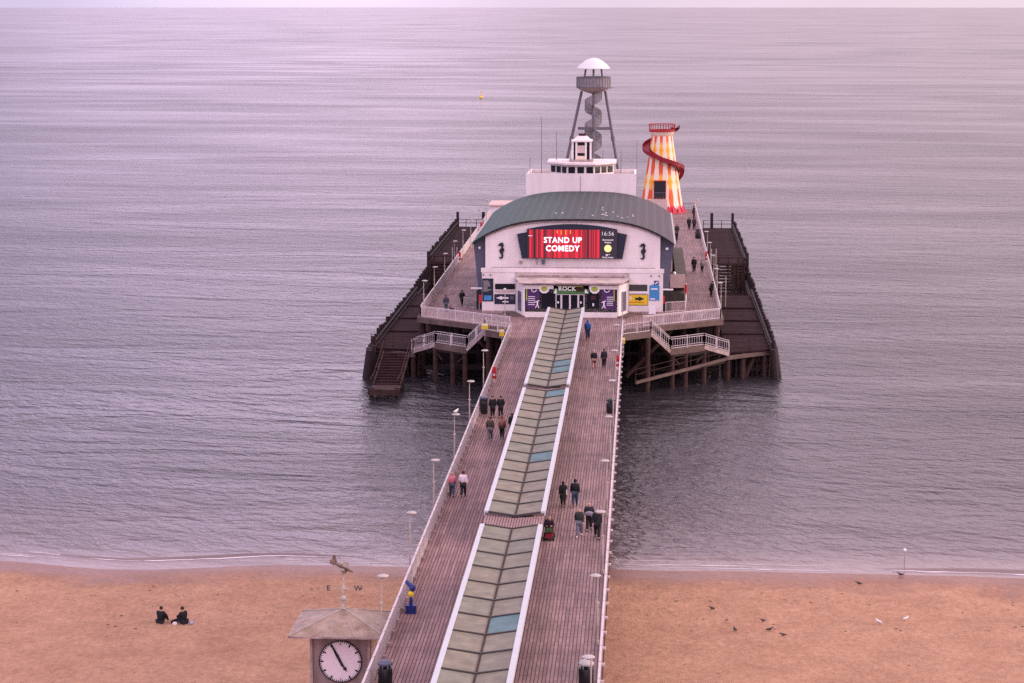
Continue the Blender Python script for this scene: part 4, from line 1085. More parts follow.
# right side booth
kb = (3.9, 264, DK); k_ = thing('side_booth', kb, 'low booth with olive flat roof and dark open front against the right theatre wall', 'booth')
MB(kb).box(3.75, 5.0, 264.1, 293, 9.35, 9.55).build('roof', M['olive'], k_)
MB(kb).box(3.14, 4.85, 263.7, 264.0, 8.05, 9.55).build('fascia', M['pinkpale'], k_)
MB(kb).box(3.74, 4.8, 266.5, 293, DK, 9.34).build('wall', M['maroon'], k_)
MB(kb).box(3.14, 4.8, 264.05, 266.4, DK, DK + .9).build('counter', M['olive'], k_)
MB(kb).box(3.14, 4.8, 264.05, 266.4, 7.95, 8.04).build('shelf_lining', M['maroon'], k_)
b = MB(kb); b.tube((4.95, 263.2, DK), (4.95, 263.2, 8.6), .09); b.build('corner_post', M['white_metal'], k_)
b = MB(kb); b.tube((4.95, 263.2, 7.4), (4.95, 263.2, 8.5), .14); b.build('red_sleeve', M['red'], k_)
# crowd barriers
def barrier(x0, y0, x1, y1, label, m='rail'):
    org = (x0, y0, DK); root = thing('crowd_barrier', org, label, 'barrier', 'crowd barriers by the theatre corners')
    b = MB(org)
    for h in (.1, 1.1): b.bar((x0, y0, DK + h), (x1, y1, DK + h), .05, .05)
    for t in (0, 1): b.tube((x0 + (x1 - x0) * t, y0 + (y1 - y0) * t, DK), (x0 + (x1 - x0) * t, y0 + (y1 - y0) * t, DK + 1.12), .035)
    b.build('frame', M[m], root); b = MB(org); n = int(math.hypot(x1 - x0, y1 - y0) / .13)
    for i in range(1, n): t = i / n; b.tube((x0 + (x1 - x0) * t, y0 + (y1 - y0) * t, DK + .1), (x0 + (x1 - x0) * t, y0 + (y1 - y0) * t, DK + 1.1), .014, n=5)
    b.build('bars', M[m], root)
    b = MB(org)
    for t in (.1, .9): x = x0 + (x1 - x0) * t; y = y0 + (y1 - y0) * t; b.box(x - .03, x + .03, y - .3, y + .3, DK, DK + .05)
    b.build('feet', M[m], root)
barrier(2.6, 254.4, 4.7, 255.4, 'white barrier on the deck at the right corner of the theatre')
barrier(4.75, 255.6, 4.95, 262.8, 'white barrier leading back towards the booth on the right')
barrier(-19.7, 257.5, -17.8, 255.4, 'grey barrier on the deck at the left corner of the theatre', 'steel')
barrier(-19.7, 257.7, -18.6, 262.0, 'grey barrier leading back along the left theatre wall', 'steel')
# white free-standing board
bo = (1.1, 252.3, DK); k_ = thing('free_standing_board', bo, 'white free standing board under the blue poster', 'board')
b = MB(bo); b.bar((.75, 252.3, DK + .55), (1.5, 252.3, DK + .55), .05, .9); b.build('panel', M['pale'], k_)
b = MB(bo); b.box(.78, .84, 252.1, 252.6, DK, DK + .08); b.box(1.4, 1.46, 252.1, 252.6, DK, DK + .08); b.build('feet', M['steel'], k_)
# flag / cctv poles at the walkway ends
for (px, py, yb, lab) in ((504.8, 290, 330, 'thin pale pole at the left corner where the walkway meets the head'), (623.4, 290, 332, 'thin pale pole at the right corner where the walkway meets the head')):
    Y = 2350 * 34 / (yb + 3); x = (px - 643) * Y / 2350
    k_ = thing('slim_pole', (x, Y, DK), lab, 'pole', 'slim poles at the theatre corners'); b = MB(); b.tube((0, 0, 0), (0, 0, 4.2), .05, .04); b.build('post', M['lamp_post'], k_)
    b = MB(); b.box(-.12, .12, -.12, .12, 4.2, 4.3); b.build('cap', M['pale'], k_)
def yellow_notice(x, y, z, lab, w=.5, h=.75):
    k_ = thing('warning_sign', (x, y, z), lab, 'sign', 'yellow warning notices'); b = MB(); b.box(-w / 2, w / 2, -.02, .02, 0, h); b.build('board', M['yellow'], k_)
    b = MB(); b.box(-w / 2 + .04, w / 2 - .04, -.03, -.023, h * .62, h * .9); b.build('white_panel', M['pale'], k_)
    b = MB(); b.tube((0, .04, -1.2), (0, .04, h * .8), .03); b.build('post', M['steel'], k_)
yellow_notice(-14.35, 238.6, 6.0, 'yellow and white warning notice outside the left walkway railing')
yellow_notice(-16.2, 240.2, 6.5, 'yellow notice on the left access stairs railing', .7, .6)
yellow_notice(-1.75, 226, 7.2, 'yellow notice on the right walkway railing near the theatre', .3, .6)

# ------------------------------------------------------------------ ZIP WIRE TOWER
ty = 340.0
tx = lambda px: XZ(px, 100, ty)[0]
tz = lambda py: XZ(593, py, ty)[1]
cxx = tx(593.4); ot = (cxx, ty, DK)
tw = thing('lookout_tower', ot, 'tall grey tripod tower with white dome and spiral stair behind the theatre', 'tower')
def leg(topx, topy, botx, boty, nm='leg', r=.2):
    b = MB(ot); a = Vector((topx, ty, tz(91))); c = Vector((botx, boty, DK)); b.tube(a, c, r, r * 1.15, 12); m = a.lerp(c, .33); d = (c - a).normalized(); b.tube(m - d * .3, m + d * .3, r * 1.5, n=12)
    return b.build(nm, M['tower_steel'], tw, True)
sl_ = (618.3 - 605) / (166.7 - 91)
leg(tx(581.7), 0, tx(581.7 - (229 - 91) * (576.5 - 568.8) / (123 - 158) * -1), ty)
leg(tx(605.2), 0, tx(605.2 + (229 - 91) * sl_), ty)
b = MB(ot); b.tube((cxx, ty - .3, tz(91)), (cxx - .0, ty - 2.4, DK), .2, .24, 12); b.build('leg', M['tower_steel'], tw, True)
b = MB(ot); b.tube((cxx, ty, DK), (cxx, ty, tz(84)), .16, n=12); b.build('stair_newel', M['tower_steel'], tw, True)
zb_ = tz(128.4); b = MB(ot); b.bar((tx(578.5), ty, zb_), (tx(610), ty, zb_), .4, .42); b.bar((tx(578.5), ty, zb_), (cxx, ty - 1.1, zb_), .35, .35); b.bar((tx(610), ty, zb_), (cxx, ty - 1.1, zb_), .35, .35); b.build('cross_brace', M['tower_steel'], tw)
zt0, zt1 = tz(87.6), tz(77.2)
b = MB(ot); n = 40; r = tx(610.3) - cxx
vs = []; fs = []
b.lathe((cxx, ty, 0), [(r, zt0), (r, zt1), (r - .06, zt1), (r - .06, zt0)], 32, caps=False); b.build('basket_screen', M['mesh_grey'], tw, True)
b = MB(ot)
for k in range(32): a = 2 * PI * k / 32; b.box(cxx + r * math.cos(a) - .03, cxx + r * math.cos(a) + .03, ty + r * math.sin(a) - .03, ty + r * math.sin(a) + .03, zt0, zt1 + .03)
for zz in (zt1, zt0 + .1): b.lathe((cxx, ty, zz), [(r + .05, -.06), (r + .05, .06), (r - .1, .06), (r - .1, -.06)], 32, caps=False)
b.build('basket_frame', M['tower_steel'], tw)
b = MB(ot); b.lathe((cxx, ty, 0), [(.35, tz(93.6)), (1.2, tz(92)), (r * .85, tz(89.3)), (r, zt0), (r - .1, zt0 + .05)], 32); b.build('bowl', M['bowl'], tw, True)
b = MB(ot); rr = (tx(610) - tx(576.6)) / 2; z58, z68 = tz(57.8), tz(68)
prof = [(rr, z68 - .1), (rr, z68)] + [(rr * (1 - k / 9), z68 + (z58 - z68) * (1 - (1 - k / 9) ** 1.9)) for k in range(1, 9)] + [(.05, z58)]
b.lathe((cxx, ty, 0), prof, 32); b.build('dome', M['dome'], tw, True)
for (dx, dy) in ((-1.15, 0), (1.15, 0), (0, -.9), (0, 1)):
    b = MB(ot); b.tube((cxx + dx * .95, ty + dy * .9, z68), (cxx + dx * 1.3, ty + dy * 1.3, zt0), .14); b.build('dome_post', M['tower_steel'], tw)
b = MB(ot); b.box(tx(610), tx(615), ty - .4, ty + .4, tz(87.5), tz(86.4)); b.bar((tx(610), ty, tz(88.5)), (tx(614), ty, tz(86.8)), .1, .1); b.bar((tx(610), ty, tz(67)), (tx(613.5), ty, tz(67.4)), .12, .12); b.build('launch_platform', M['bowl'], tw)
# spiral stair: treads and mesh cage
b = MB(ot); c = MB(ot); rs = tx(601.8) - cxx
zlo, zhi = DK, tz(93.5); turns = 6.0; n = int(turns * 16)
for i in range(n):
    a0 = 2 * PI * i / 16 + 1.2; a1 = a0 + 2 * PI / 16 * .95; z = zlo + (zhi - zlo) * i / n; z1 = zlo + (zhi - zlo) * (i + 1) / n
    p = lambda a, rad, zz: (cxx + rad * math.cos(a), ty + rad * math.sin(a), zz)
    b.prism([p(a0, .15, z), p(a0, rs, z), p(a1, rs, z), p(a1, .15, z)], (0, 0, .06))
    a1 = a0 + 2 * PI / 16
    c.add([p(a0, rs, z - .15), p(a1, rs, z1 - .15), p(a1, rs, z1 + 1.35), p(a0, rs, z + 1.35)], [(0, 1, 2, 3)])
b.build('stair_tread', M['tower_steel'], tw)
cg = c.build('stair_cage', M['mesh_grey'], tw)
mo = cg.modifiers.new('t', 'SOLIDIFY'); mo.thickness = .04
def mesh_alpha():
    m = M['mesh_grey'].copy(); m.name = 'perforated stair cage'; N = m.node_tree.nodes; L = m.node_tree.links; B = N['Principled BSDF']
    B.inputs['Alpha'].default_value = .5; return m
cg.data.materials[0] = mesh_alpha()

# ------------------------------------------------------------------ HELTER SKELTER
hy = 375.2; hxc = XZ(661.6, 180, hy)[0]; oh = (hxc, hy, DK)
hs = thing('helter_skelter', oh, 'red, yellow and cream striped helter skelter with a dark red spiral slide', 'fairground slide')
zH = lambda py: XZ(662, py, hy)[1]
pxm = hy / 2350
prof_px = [(210.5, 22.3), (203, 20.6), (180, 17.0), (160, 13.9), (145, 11.6), (134, 10.2)]
def hr_at(z):
    pts = [(zH(p), r * pxm) for p, r in prof_px]; pts[0] = (DK, pts[0][1])
    for (z0, r0), (z1, r1) in zip(pts[:-1], pts[1:]):
        if z <= z1: return r0 + (r1 - r0) * (z - z0) / (z1 - z0)
    return pts[-1][1]
def skelter_mat():
    m, N, L, B = new_mat('striped canvas'); B.inputs['Roughness'].default_value = .6
    uv = N.new('ShaderNodeUVMap'); sep = N.new('ShaderNodeSeparateXYZ'); L.new(uv.outputs[0], sep.inputs[0])
    def mth(op, a, bb=None, c=None):
        n = N.new('ShaderNodeMath'); n.operation = op
        for i, v in enumerate((a, bb, c)):
            if v is None: continue
            if isinstance(v, (int, float)): n.inputs[i].default_value = v
            else: L.new(v, n.inputs[i])
        return n.outputs[0]
    u = sep.outputs['X']; v = sep.outputs['Y']
    fu = mth('ABSOLUTE', mth('SUBTRACT', mth('FRACT', u), .5))
    # stripe half width tapers between diamonds
    w = mth('MULTIPLY_ADD', mth('ABSOLUTE', mth('SUBTRACT', mth('FRACT', mth('MULTIPLY', v, 2.5)), .5)), -.30, .27)
    red = mth('LESS_THAN', fu, w)
    # yellow diamonds at the knots
    k = mth('ABSOLUTE', mth('SUBTRACT', mth('FRACT', mth('ADD', mth('MULTIPLY', v, 2.5), .5)), .5))
    yel = mth('LESS_THAN', mth('ADD', fu, mth('MULTIPLY', k, 1.25)), .36)
    org_ = mth('LESS_THAN', mth('ADD', fu, mth('MULTIPLY', k, 1.6)), .10)
    bot = mth('LESS_THAN', v, mth('MULTIPLY_ADD', fu, -.13, .115))
    nz = N.new('ShaderNodeTexNoise'); nz.inputs['Scale'].default_value = 2
    c1 = N.new('ShaderNodeMixRGB'); c1.inputs['Color1'].default_value = (.80, .70, .56, 1); c1.inputs['Color2'].default_value = (.70, .085, .015, 1); L.new(red, c1.inputs['Fac'])
    c2 = N.new('ShaderNodeMixRGB'); c2.inputs['Color2'].default_value = (.85, .42, .02, 1); L.new(yel, c2.inputs['Fac']); L.new(c1.outputs[0], c2.inputs['Color1'])
    c3 = N.new('ShaderNodeMixRGB'); c3.inputs['Color2'].default_value = (.80, .2, .02, 1); L.new(org_, c3.inputs['Fac']); L.new(c2.outputs[0], c3.inputs['Color1'])
    c4 = N.new('ShaderNodeMixRGB'); c4.inputs['Color2'].default_value = (.62, .02, .06, 1); L.new(bot, c4.inputs['Fac']); L.new(c3.outputs[0], c4.inputs['Color1'])
    L.new(c4.outputs[0], B.inputs['Base Color'])
    return m
def skelter_body():
    nseg = 48; npan = 11; zs = [DK + (zH(134) - DK) * k / 12 for k in range(13)]
    vs = []; uvs = []
    for k, z in enumerate(zs):
        for i in range(nseg + 1):
            a = 2 * PI * i / nseg
            # shallow facets
            f = (a / (2 * PI) * npan) % 1; rr = hr_at(z) * (1 + .02 * math.cos(2 * PI * f))
            vs.append((rr * math.cos(a), rr * math.sin(a), z - DK)); uvs.append((i / nseg * npan + .35, k / 12))
    w = nseg + 1; fs = [(k * w + i, k * w + i + 1, (k + 1) * w + i + 1, (k + 1) * w + i) for k in range(12) for i in range(nseg)]
    me = bpy.data.meshes.new('tower_body'); me.from_pydata(vs, [], fs); ul = me.uv_layers.new(name='UVMap')
    for p in me.polygons:
        for li in p.loop_indices: ul.data[li].uv = uvs[me.loops[li].vertex_index]
    me.materials.append(skelter_mat()); me.polygons.foreach_set('use_smooth', [True] * len(me.polygons))
    o = bpy.data.objects.new('tower_body', me); C.objects.link(o); o.parent = hs
skelter_body()
# doorway with dark opening and rails, high in the body, on its raised porch
dz0, dz1 = zH(196), zH(179.6); dx0, dx1 = XZ(654.2, 188, 372)[0], XZ(665.4, 188, 372)[0]
dyf = hy - hr_at(dz0) - .35
MB(oh).prism([(dx0, dyf, dz0), (dx1, dyf, dz0), (dx1, dyf, dz1), (dx0, dyf, dz1)], (0, 1.8, 0)).build('doorway', M['black'], hs)
b = MB(oh)
for xx in (dx0 - .1, dx1 + .02): b.box(xx, xx + .08, dyf - .1, dyf + .8, dz0 - .3, dz1 + .08)
b.box(dx0 - .1, dx1 + .1, dyf - .1, dyf + .8, dz1, dz1 + .1); b.build('door_frame', M['red'], hs)
b = MB(oh)
for k in range(8): x = dx0 + (dx1 - dx0) * k / 7; b.box(x - .02, x + .02, dyf - .6, dyf - .57, dz0 - .2, dz0 + .85)
b.box(dx0, dx1, dyf - .62, dyf - .56, dz0 + .82, dz0 + .9); b.build('gate', M['tower_steel'], hs)
MB(oh).box(dx0 - .9, dx1 + .3, dyf - 1.0, dyf + .5, DK, dz0 - .2).build('entrance_steps', M['pinkpale'], hs)
# skirt with red points at front right
b = MB(oh); n = 5
for k in range(12):
    a = R(-88 + k * 16 - 8); 
    r0 = hr_at(DK) + .12; r1 = hr_at(DK + 1.3) + .12
    b.add([(hxc + (r0 + .35) * math.cos(a), hy + (r0 + .35) * math.sin(a), DK + .03), (hxc + (r0 + .35) * math.cos(a + R(16)), hy + (r0 + .35) * math.sin(a + R(16)), DK + .03), (hxc + r1 * math.cos(a + R(8)), hy + r1 * math.sin(a + R(8)), DK + 1.35),
           (hxc + (r0 + .28) * math.cos(a), hy + (r0 + .28) * math.sin(a), DK + .03), (hxc + (r0 + .28) * math.cos(a + R(16)), hy + (r0 + .28) * math.sin(a + R(16)), DK + .03)],
          [(0, 1, 2), (3, 2, 4), (0, 2, 3), (1, 4, 2), (0, 3, 4, 1)])
b.build('pointed_skirt', M['skirt_red'], hs)
# top gallery
zg = zH(131.5); rg = hr_at(zg) + .35
b = MB(oh); b.lathe((hxc, hy, 0), [(hr_at(zg) - .1, zg - .9), (rg, zg - .15), (rg, zg), (.1, zg)], 28); b.build('gallery_floor', M['cream'], hs, True)
b = MB(oh)
for k in range(30): a = 2 * PI * k / 30; b.tube((hxc + rg * math.cos(a), hy + rg * math.sin(a), zg), (hxc + (rg + .1) * math.cos(a), hy + (rg + .1) * math.sin(a), zg + 1.15), .05, n=5)
b.lathe((hxc, hy, zg + 1.15), [(rg + .16, -.05), (rg + .16, .05), (rg + .02, .05), (rg + .02, -.05)], 28, caps=False)
b.lathe((hxc, hy, zg + .15), [(rg + .1, -.15), (rg + .1, .15), (rg + .02, .15), (rg + .02, -.15)], 28, caps=False)
b.build('gallery_railing', M['gal_red'], hs)
# spiral slide
def slide():
    N_ = 90; a0 = R(5); zt_, zb2 = zg + .0, zH(171) ; vs = []; fs = []; sup = MB(oh)
    zt_ += .6; tot = 1.36 * 2 * PI
    for i in range(N_ + 1):
        t = i / N_; a = a0 + tot * t
        # height: matches crossings on the left (y 147) and the right (y 170)
        z = zt_ - (zt_ - zH(170.0) + .0) * (t * 1.36 / 1.0) if t * 1.36 <= 1.0 else zH(170.0) - (zH(170.0) - DK - .6) * ((t * 1.36 - 1.0) / .36)
        ri = hr_at(z) + .05; ro = ri + 1.1
        for (rad, dz) in ((ri, .45), (ri + .05, 0), (ri + .45, -.12), (ro - .05, 0), (ro, .5), (ro + .05, .5), (ro + .02, -.1), (ri + .45, -.26), (ri - .02, -.1)):
            vs.append((hxc + rad * math.cos(a), hy + rad * math.sin(a), z + dz))
        if i % 9 == 4: sup.tube((hxc + (ri + .4) * math.cos(a), hy + (ri + .4) * math.sin(a), z - .2), (hxc + ri * .97 * math.cos(a), hy + ri * .97 * math.sin(a), z - 1.2), .05)
    m = 9
    for i in range(N_):
        for j in range(m): fs.append((i * m + j, i * m + (j + 1) % m, (i + 1) * m + (j + 1) % m, (i + 1) * m + j))
    b = MB(oh); b.add(vs, fs); b.build('spiral_slide', M['dark_red'], hs, True); sup.build('slide_bracket', M['cream'], hs)
slide()
# life ring board on the far right rail
lb = thing('lifebuoy', (8.5, 372, DK + 1.2), 'pale pink lifebuoy on the far right rail beyond the striped slide', 'lifebuoy', 'lifebuoys on the railings')
b = MB(); 
for k in range(16):
    a0, a1 = 2 * PI * k / 16, 2 * PI * (k + 1) / 16
    b.tube((.34 * math.cos(a0), 0, .8 + .34 * math.sin(a0)), (.34 * math.cos(a1), 0, .8 + .34 * math.sin(a1)), .09, n=6)
b.build('ring', M['pinkpale'], lb); b = MB(); b.tube((0, .1, -1.2), (0, .1, .5), .04); b.build('post', M['steel'], lb)
# red lifebuoy boxes
for i, (x, y, lab) in enumerate(((-13.1, 206.5, 'red lifebuoy housing on the left walkway railing below the theatre'), (-23.6, 301.5, 'red lifebuoy housing halfway along the left side of the pier head'),
                     (8.3, 303.5, 'red lifebuoy housing halfway along the right side of the pier head'), (-23.6, 342, 'red lifebuoy housing at the far left of the pier head'),
                     (-2.2, 214, 'red lifebuoy housing on the right walkway railing beside the walking couple'))):
    if i == 0:
        rb = thing('lifebuoy_box', (x, y, DK), lab, 'lifebuoy box', 'red lifebuoy housings on the railings')
        b = MB(); b.box(-.08, .08, -.06, .06, 0, .5); b.build('stand', M['white_metal'], rb)
        b = MB(); b.box(-.17, .17, -.1, .1, .35, 1.25); b.tube((0, -.1, 1.25), (0, .1, 1.25), .17, n=12); b.build('housing', M['red'], rb)
        b = MB(); b.box(-.09, .09, -.12, -.103, .6, .78); b.build('notice', M['pale'], rb)
    else: copy_thing(rb, (x, y, DK), lab)

# ------------------------------------------------------------------ BINS, TELESCOPE
def bin_(loc, label, r, h, capm):
    root = thing('litter_bin', loc, label, 'litter bin', 'litter bins at the railings')
    b = MB(); b.lathe((0, 0, 0), [(r * .92, 0), (r, .06), (r, h * .68), (r * .96, h * .7)], 20); b.build('drum', M['black'], root, True)
    b = MB(); b.lathe((0, 0, 0), [(r * .3, h * .7), (r * .3, h * .84)], 12); 
    for k in range(4): a = PI / 4 + k * PI / 2; b.tube((r * .85 * math.cos(a), r * .85 * math.sin(a), h * .7), (r * .85 * math.cos(a), r * .85 * math.sin(a), h * .85), .04)
    b.build('opening', M['black'], root)
    b = MB(); b.lathe((0, 0, 0), [(r * 1.03, h * .84), (r * 1.03, h * .9), (r * .7, h * .98), (.05, h)], 20); b.build('lid', M[capm], root, True)
    return root
bin_((-12.62, 112.9, DK), 'large black litter bin at the near end of the left railing', .36, 1.35, 'slate')
bin_((-2.62, 113.3, DK), 'black litter bin with grey domed lid at the near end of the right railing', .38, 1.4, 'steel')
bin_((-2.5, 191.4, DK), 'black litter bin halfway up the right walkway railing', .36, 1.2, 'black')
bin_((7.9, 334, DK), 'black litter bin beside the right railing of the pier head', .42, 1.4, 'black')
def box_bin():
    root = thing('cabinet_bin', (-12.95, 190.6, DK), 'bulky dark cabinet bin against the left walkway railing', 'bin')
    b = MB(); b.box(-.3, .3, -.35, .35, .05, 1.25); b.build('cabinet', M['black'], root)
    b = MB(); b.box(-.33, .33, -.4, .4, 1.255, 1.4); b.build('lid', M['slate'], root)
    b = MB(); b.box(-.22, .22, -.38, -.355, .85, 1.1); b.build('flap', M['rib'], root)
box_bin()
tl = thing('telescope', (-12.72, 127.0, DK), 'blue and yellow coin telescope on a blue planter base', 'telescope'); tl.scale = (.8, .8, .95)
b = MB(); b.prism([(-.36, -.3, 0), (.36, -.3, 0), (.36, .3, 0), (-.36, .3, 0)], (0, 0, .1)); b.add([(-.33, -.28, .1), (.33, -.28, .1), (.33, .28, .1), (-.33, .28, .1), (-.40, -.34, .5), (.40, -.34, .5), (.40, .34, .5), (-.40, .34, .5)],
    [(0, 3, 2, 1), (4, 5, 6, 7), (0, 1, 5, 4), (1, 2, 6, 5), (2, 3, 7, 6), (3, 0, 4, 7)]); b.build('base', M['blue'], tl)
b = MB(); b.tube((0, 0, .5), (0, 0, 1.05), .13, .10); b.build('column', M['blue'], tl)
b = MB(); b.ball((0, -.05, 1.15), .2, .17, .2); b.build('coin_box', M['yellow'], tl, True)
b = MB(); b.tube((0, 0, 1.25), (0, 0, 1.5), .07); b.build('neck', M['black'], tl)
b = MB(); b.tube((.2, -.1, 1.5), (-.36, .25, 1.85), .20, .11, 12); b.ball((.12, -.05, 1.52), .22); b.build('scope_body', M['blue'], tl, True)

# ------------------------------------------------------------------ CLOCK TOWER
cxk, cyk = -16.47, 126.7
zg_ = sand_z(cxk, cyk); ok = (cxk, cyk, zg_ - .1)
ct = thing('clock_tower', ok, 'square clock tower with hipped lead roof and weather vane beside the pier', 'clock tower')
hwk = 1.6; ze = 5.83
MB(ok).box(cxk - hwk, cxk + hwk, cyk - hwk, cyk + hwk, zg_ - .3, ze).build('shaft', M['towerwall'], ct)
for (sx_, sy_) in ((-1, -1), (1, -1), (-1, 1), (1, 1)):
    MB(ok).box(cxk + sx_ * hwk - .07, cxk + sx_ * hwk + .07, cyk + sy_ * hwk - .07, cyk + sy_ * hwk + .07, zg_ - .3, ze - .004).build('corner_strip', M['stain'], ct)
MB(ok).box(cxk + hwk + .08, cxk + hwk + .42, cyk - hwk + .1, cyk - hwk + .22, zg_, ze - .1).build('side_board', M['cream'], ct)
b = MB(ok); rh = 2.69
cs = [(cxk - rh, cyk - rh), (cxk + rh, cyk - rh), (cxk + rh, cyk + rh), (cxk - rh, cyk + rh)]
ap = (cxk, cyk, 6.80)
b.add([(*p, ze + .06) for p in cs] + [ap], [(0, 1, 4), (1, 2, 4), (2, 3, 4), (3, 0, 4), (3, 2, 1, 0)]); b.build('hipped_roof', M['lead'], ct)
b = MB(ok)
for p in cs: b.tube((*p, ze + .08), ap, .045, .04, 6)
for s in (-.36, .36):
    for (ax, k) in ((0, -1), (0, 1), (1, -1), (1, 1)):
        if ax == 0: e = (cxk + s * rh, cyk + k * rh, ze + .07); q = (cxk + s * rh * .4, cyk + k * rh * .4, 6.80 - (6.80 - ze) * .4 + .01)
        else: e = (cxk + k * rh, cyk + s * rh, ze + .07); q = (cxk + k * rh * .4, cyk + s * rh * .4, 6.80 - (6.80 - ze) * .4 + .01)
        b.tube(e, q, .03, .03, 6)
b.build('roof_roll', M['lamp_post'], ct)
b = MB(ok)
b.box(cxk - rh, cxk + rh, cyk - rh - .05, cyk - rh, ze - .04, ze + .055); b.box(cxk - rh, cxk + rh, cyk + rh, cyk + rh + .05, ze - .04, ze + .055)
b.box(cxk - rh - .05, cxk - rh, cyk - rh, cyk + rh, ze - .04, ze + .055); b.box(cxk + rh, cxk + rh + .05, cyk - rh, cyk + rh, ze - .04, ze + .055); b.build('eaves', M['stain'], ct)
# faces on front, with ring, minute ticks and hands
fy = cyk - hwk
fc = Vector((cxk + .02, fy, 4.22)); Rr = 1.17
fa = MB(ok).tube((fc.x, fy - .08, fc.z), (fc.x, fy - .004, fc.z), Rr, n=48).build('clock_face', M['clock'], ct)
b = MB(ok)
for k in range(48):
    a0, a1 = 2 * PI * k / 48, 2 * PI * (k + 1) / 48
    b.bar((fc.x + Rr * math.cos(a0), fy - .09, fc.z + Rr * math.sin(a0)), (fc.x + Rr * math.cos(a1), fy - .09, fc.z + Rr * math.sin(a1)), .06, .05)
for k in range(60):
    a = 2 * PI * k / 60; big = k % 5 == 0
    r0 = Rr * (.80 if big else .90); r1 = Rr * .97
    b.bar((fc.x + r0 * math.sin(a), fy - .095, fc.z + r0 * math.cos(a)), (fc.x + r1 * math.sin(a), fy - .095, fc.z + r1 * math.cos(a)), .02, .085 if big else .035)
b.build('minute_marks', M['black'], fa)
def hand(ang, ln, w, nm, yy, arrowed):
    d = Vector((math.sin(ang), 0, math.cos(ang))); s = Vector((d.z, 0, -d.x)); c0 = Vector((fc.x, yy, fc.z))
    if arrowed: poly = [c0 - d * .1 - s * w, c0 + d * ln * .62 - s * w * .8, c0 + d * ln * .62 - s * w * 2.2, c0 + d * ln, c0 + d * ln * .62 + s * w * 2.2, c0 + d * ln * .62 + s * w * .8, c0 - d * .1 + s * w]
    else: poly = [c0 - d * .3 - s * w, c0 + d * ln * .35 - s * w * 1.3, c0 + d * ln - s * w * .6, c0 + d * ln + s * w * .6, c0 + d * ln * .35 + s * w * 1.3, c0 - d * .3 + s * w]
    MB(ok).prism(poly, (0, .02, 0)).build(nm, M['black'], fa)
hand(R(56 * 6 - 3), Rr * .93, .06, 'minute_hand', fy - .15, False); hand(R(4.93 * 30), .66, .055, 'hour_hand', fy - .125, True)
# weather vane
b = MB(ok); b.tube((cxk, cyk, 6.6), (cxk, cyk, 9.12), .05, .04); b.lathe((cxk, cyk, 0), [(.16, 6.79), (.12, 6.8), (.06, 7.12)], 12); b.ball((cxk, cyk, 7.35), .17); b.ball((cxk, cyk, 7.92), .1); b.ball((cxk, cyk, 7.15), .1)
b.lathe((cxk, cyk, 0), [(.04, 8.72), (.19, 9.02), (.14, 9.09)], 10)
b.build('vane_spindle', M['vane_pale'], ct)
b = MB(ok); b.tube((cxk - .72, cyk, 7.93), (cxk + .72, cyk, 7.93), .016, n=5); b.tube((cxk, cyk - .72, 7.93), (cxk, cyk + .72, 7.93), .016, n=5); b.build('vane_arms', M['vane_pale'], ct)
for (ch, dx) in (('E', -.83), ('W', .83)):
    text_mesh('compass_letter', ch, .43, M['rib'], None, ct, .02, .005, loc=(cxk + dx - ok[0], cyk - ok[1], 7.93 - ok[2]))
vane0 = len(C.objects)
# flying-boat-like silhouette: fuselage, tail fin, two wings, nose
b = MB(ok); A = Vector((cxk - .50, cyk, 9.39)); Bn = Vector((cxk + .52, cyk, 8.89)); b.tube(A, A.lerp(Bn, .55), .06, .13, 10); b.tube(A.lerp(Bn, .55), Bn, .13, .05, 10); b.build('vane_body', M['copper'], ct, True)
b = MB(ok); b.prism([(cxk - .60, cyk, 9.29), (cxk - .28, cyk, 9.29), (cxk - .40, cyk, 9.79), (cxk - .52, cyk, 9.77)], (0, .04, 0)); b.prism([(cxk - .66, cyk - .2, 9.37), (cxk - .42, cyk - .2, 9.27), (cxk - .42, cyk + .2, 9.27), (cxk - .66, cyk + .2, 9.37)], (0, 0, .2)); b.build('vane_tail', M['copper'], ct)
b = MB(ok); b.prism([(cxk + .02, cyk - .5, 9.29), (cxk + .26, cyk - .5, 9.19), (cxk + .26, cyk + .5, 9.19), (cxk + .02, cyk + .5, 9.29)], (0, 0, .04)); b.prism([(cxk - .02, cyk - .45, 8.97), (cxk + .2, cyk - .45, 8.89), (cxk + .2, cyk + .45, 8.89), (cxk - .02, cyk + .45, 8.97)], (0, 0, .04))
b.tube((cxk + .1, cyk - .3, 8.95), (cxk + .14, cyk - .3, 9.25), .02); b.tube((cxk + .1, cyk + .3, 8.95), (cxk + .14, cyk + .3, 9.25), .02); b.build('vane_wings', M['copper'], ct)
for o in list(C.objects):
    if o.parent == ct and o.name in ('vane_body', 'vane_tail', 'vane_wings'):
        pv = Vector((cxk, cyk, 9.1)) - Vector(ok)
        o.data.transform(Matrix.Translation(pv) @ Matrix.Scale(1.08, 4) @ Matrix.Translation(-pv))

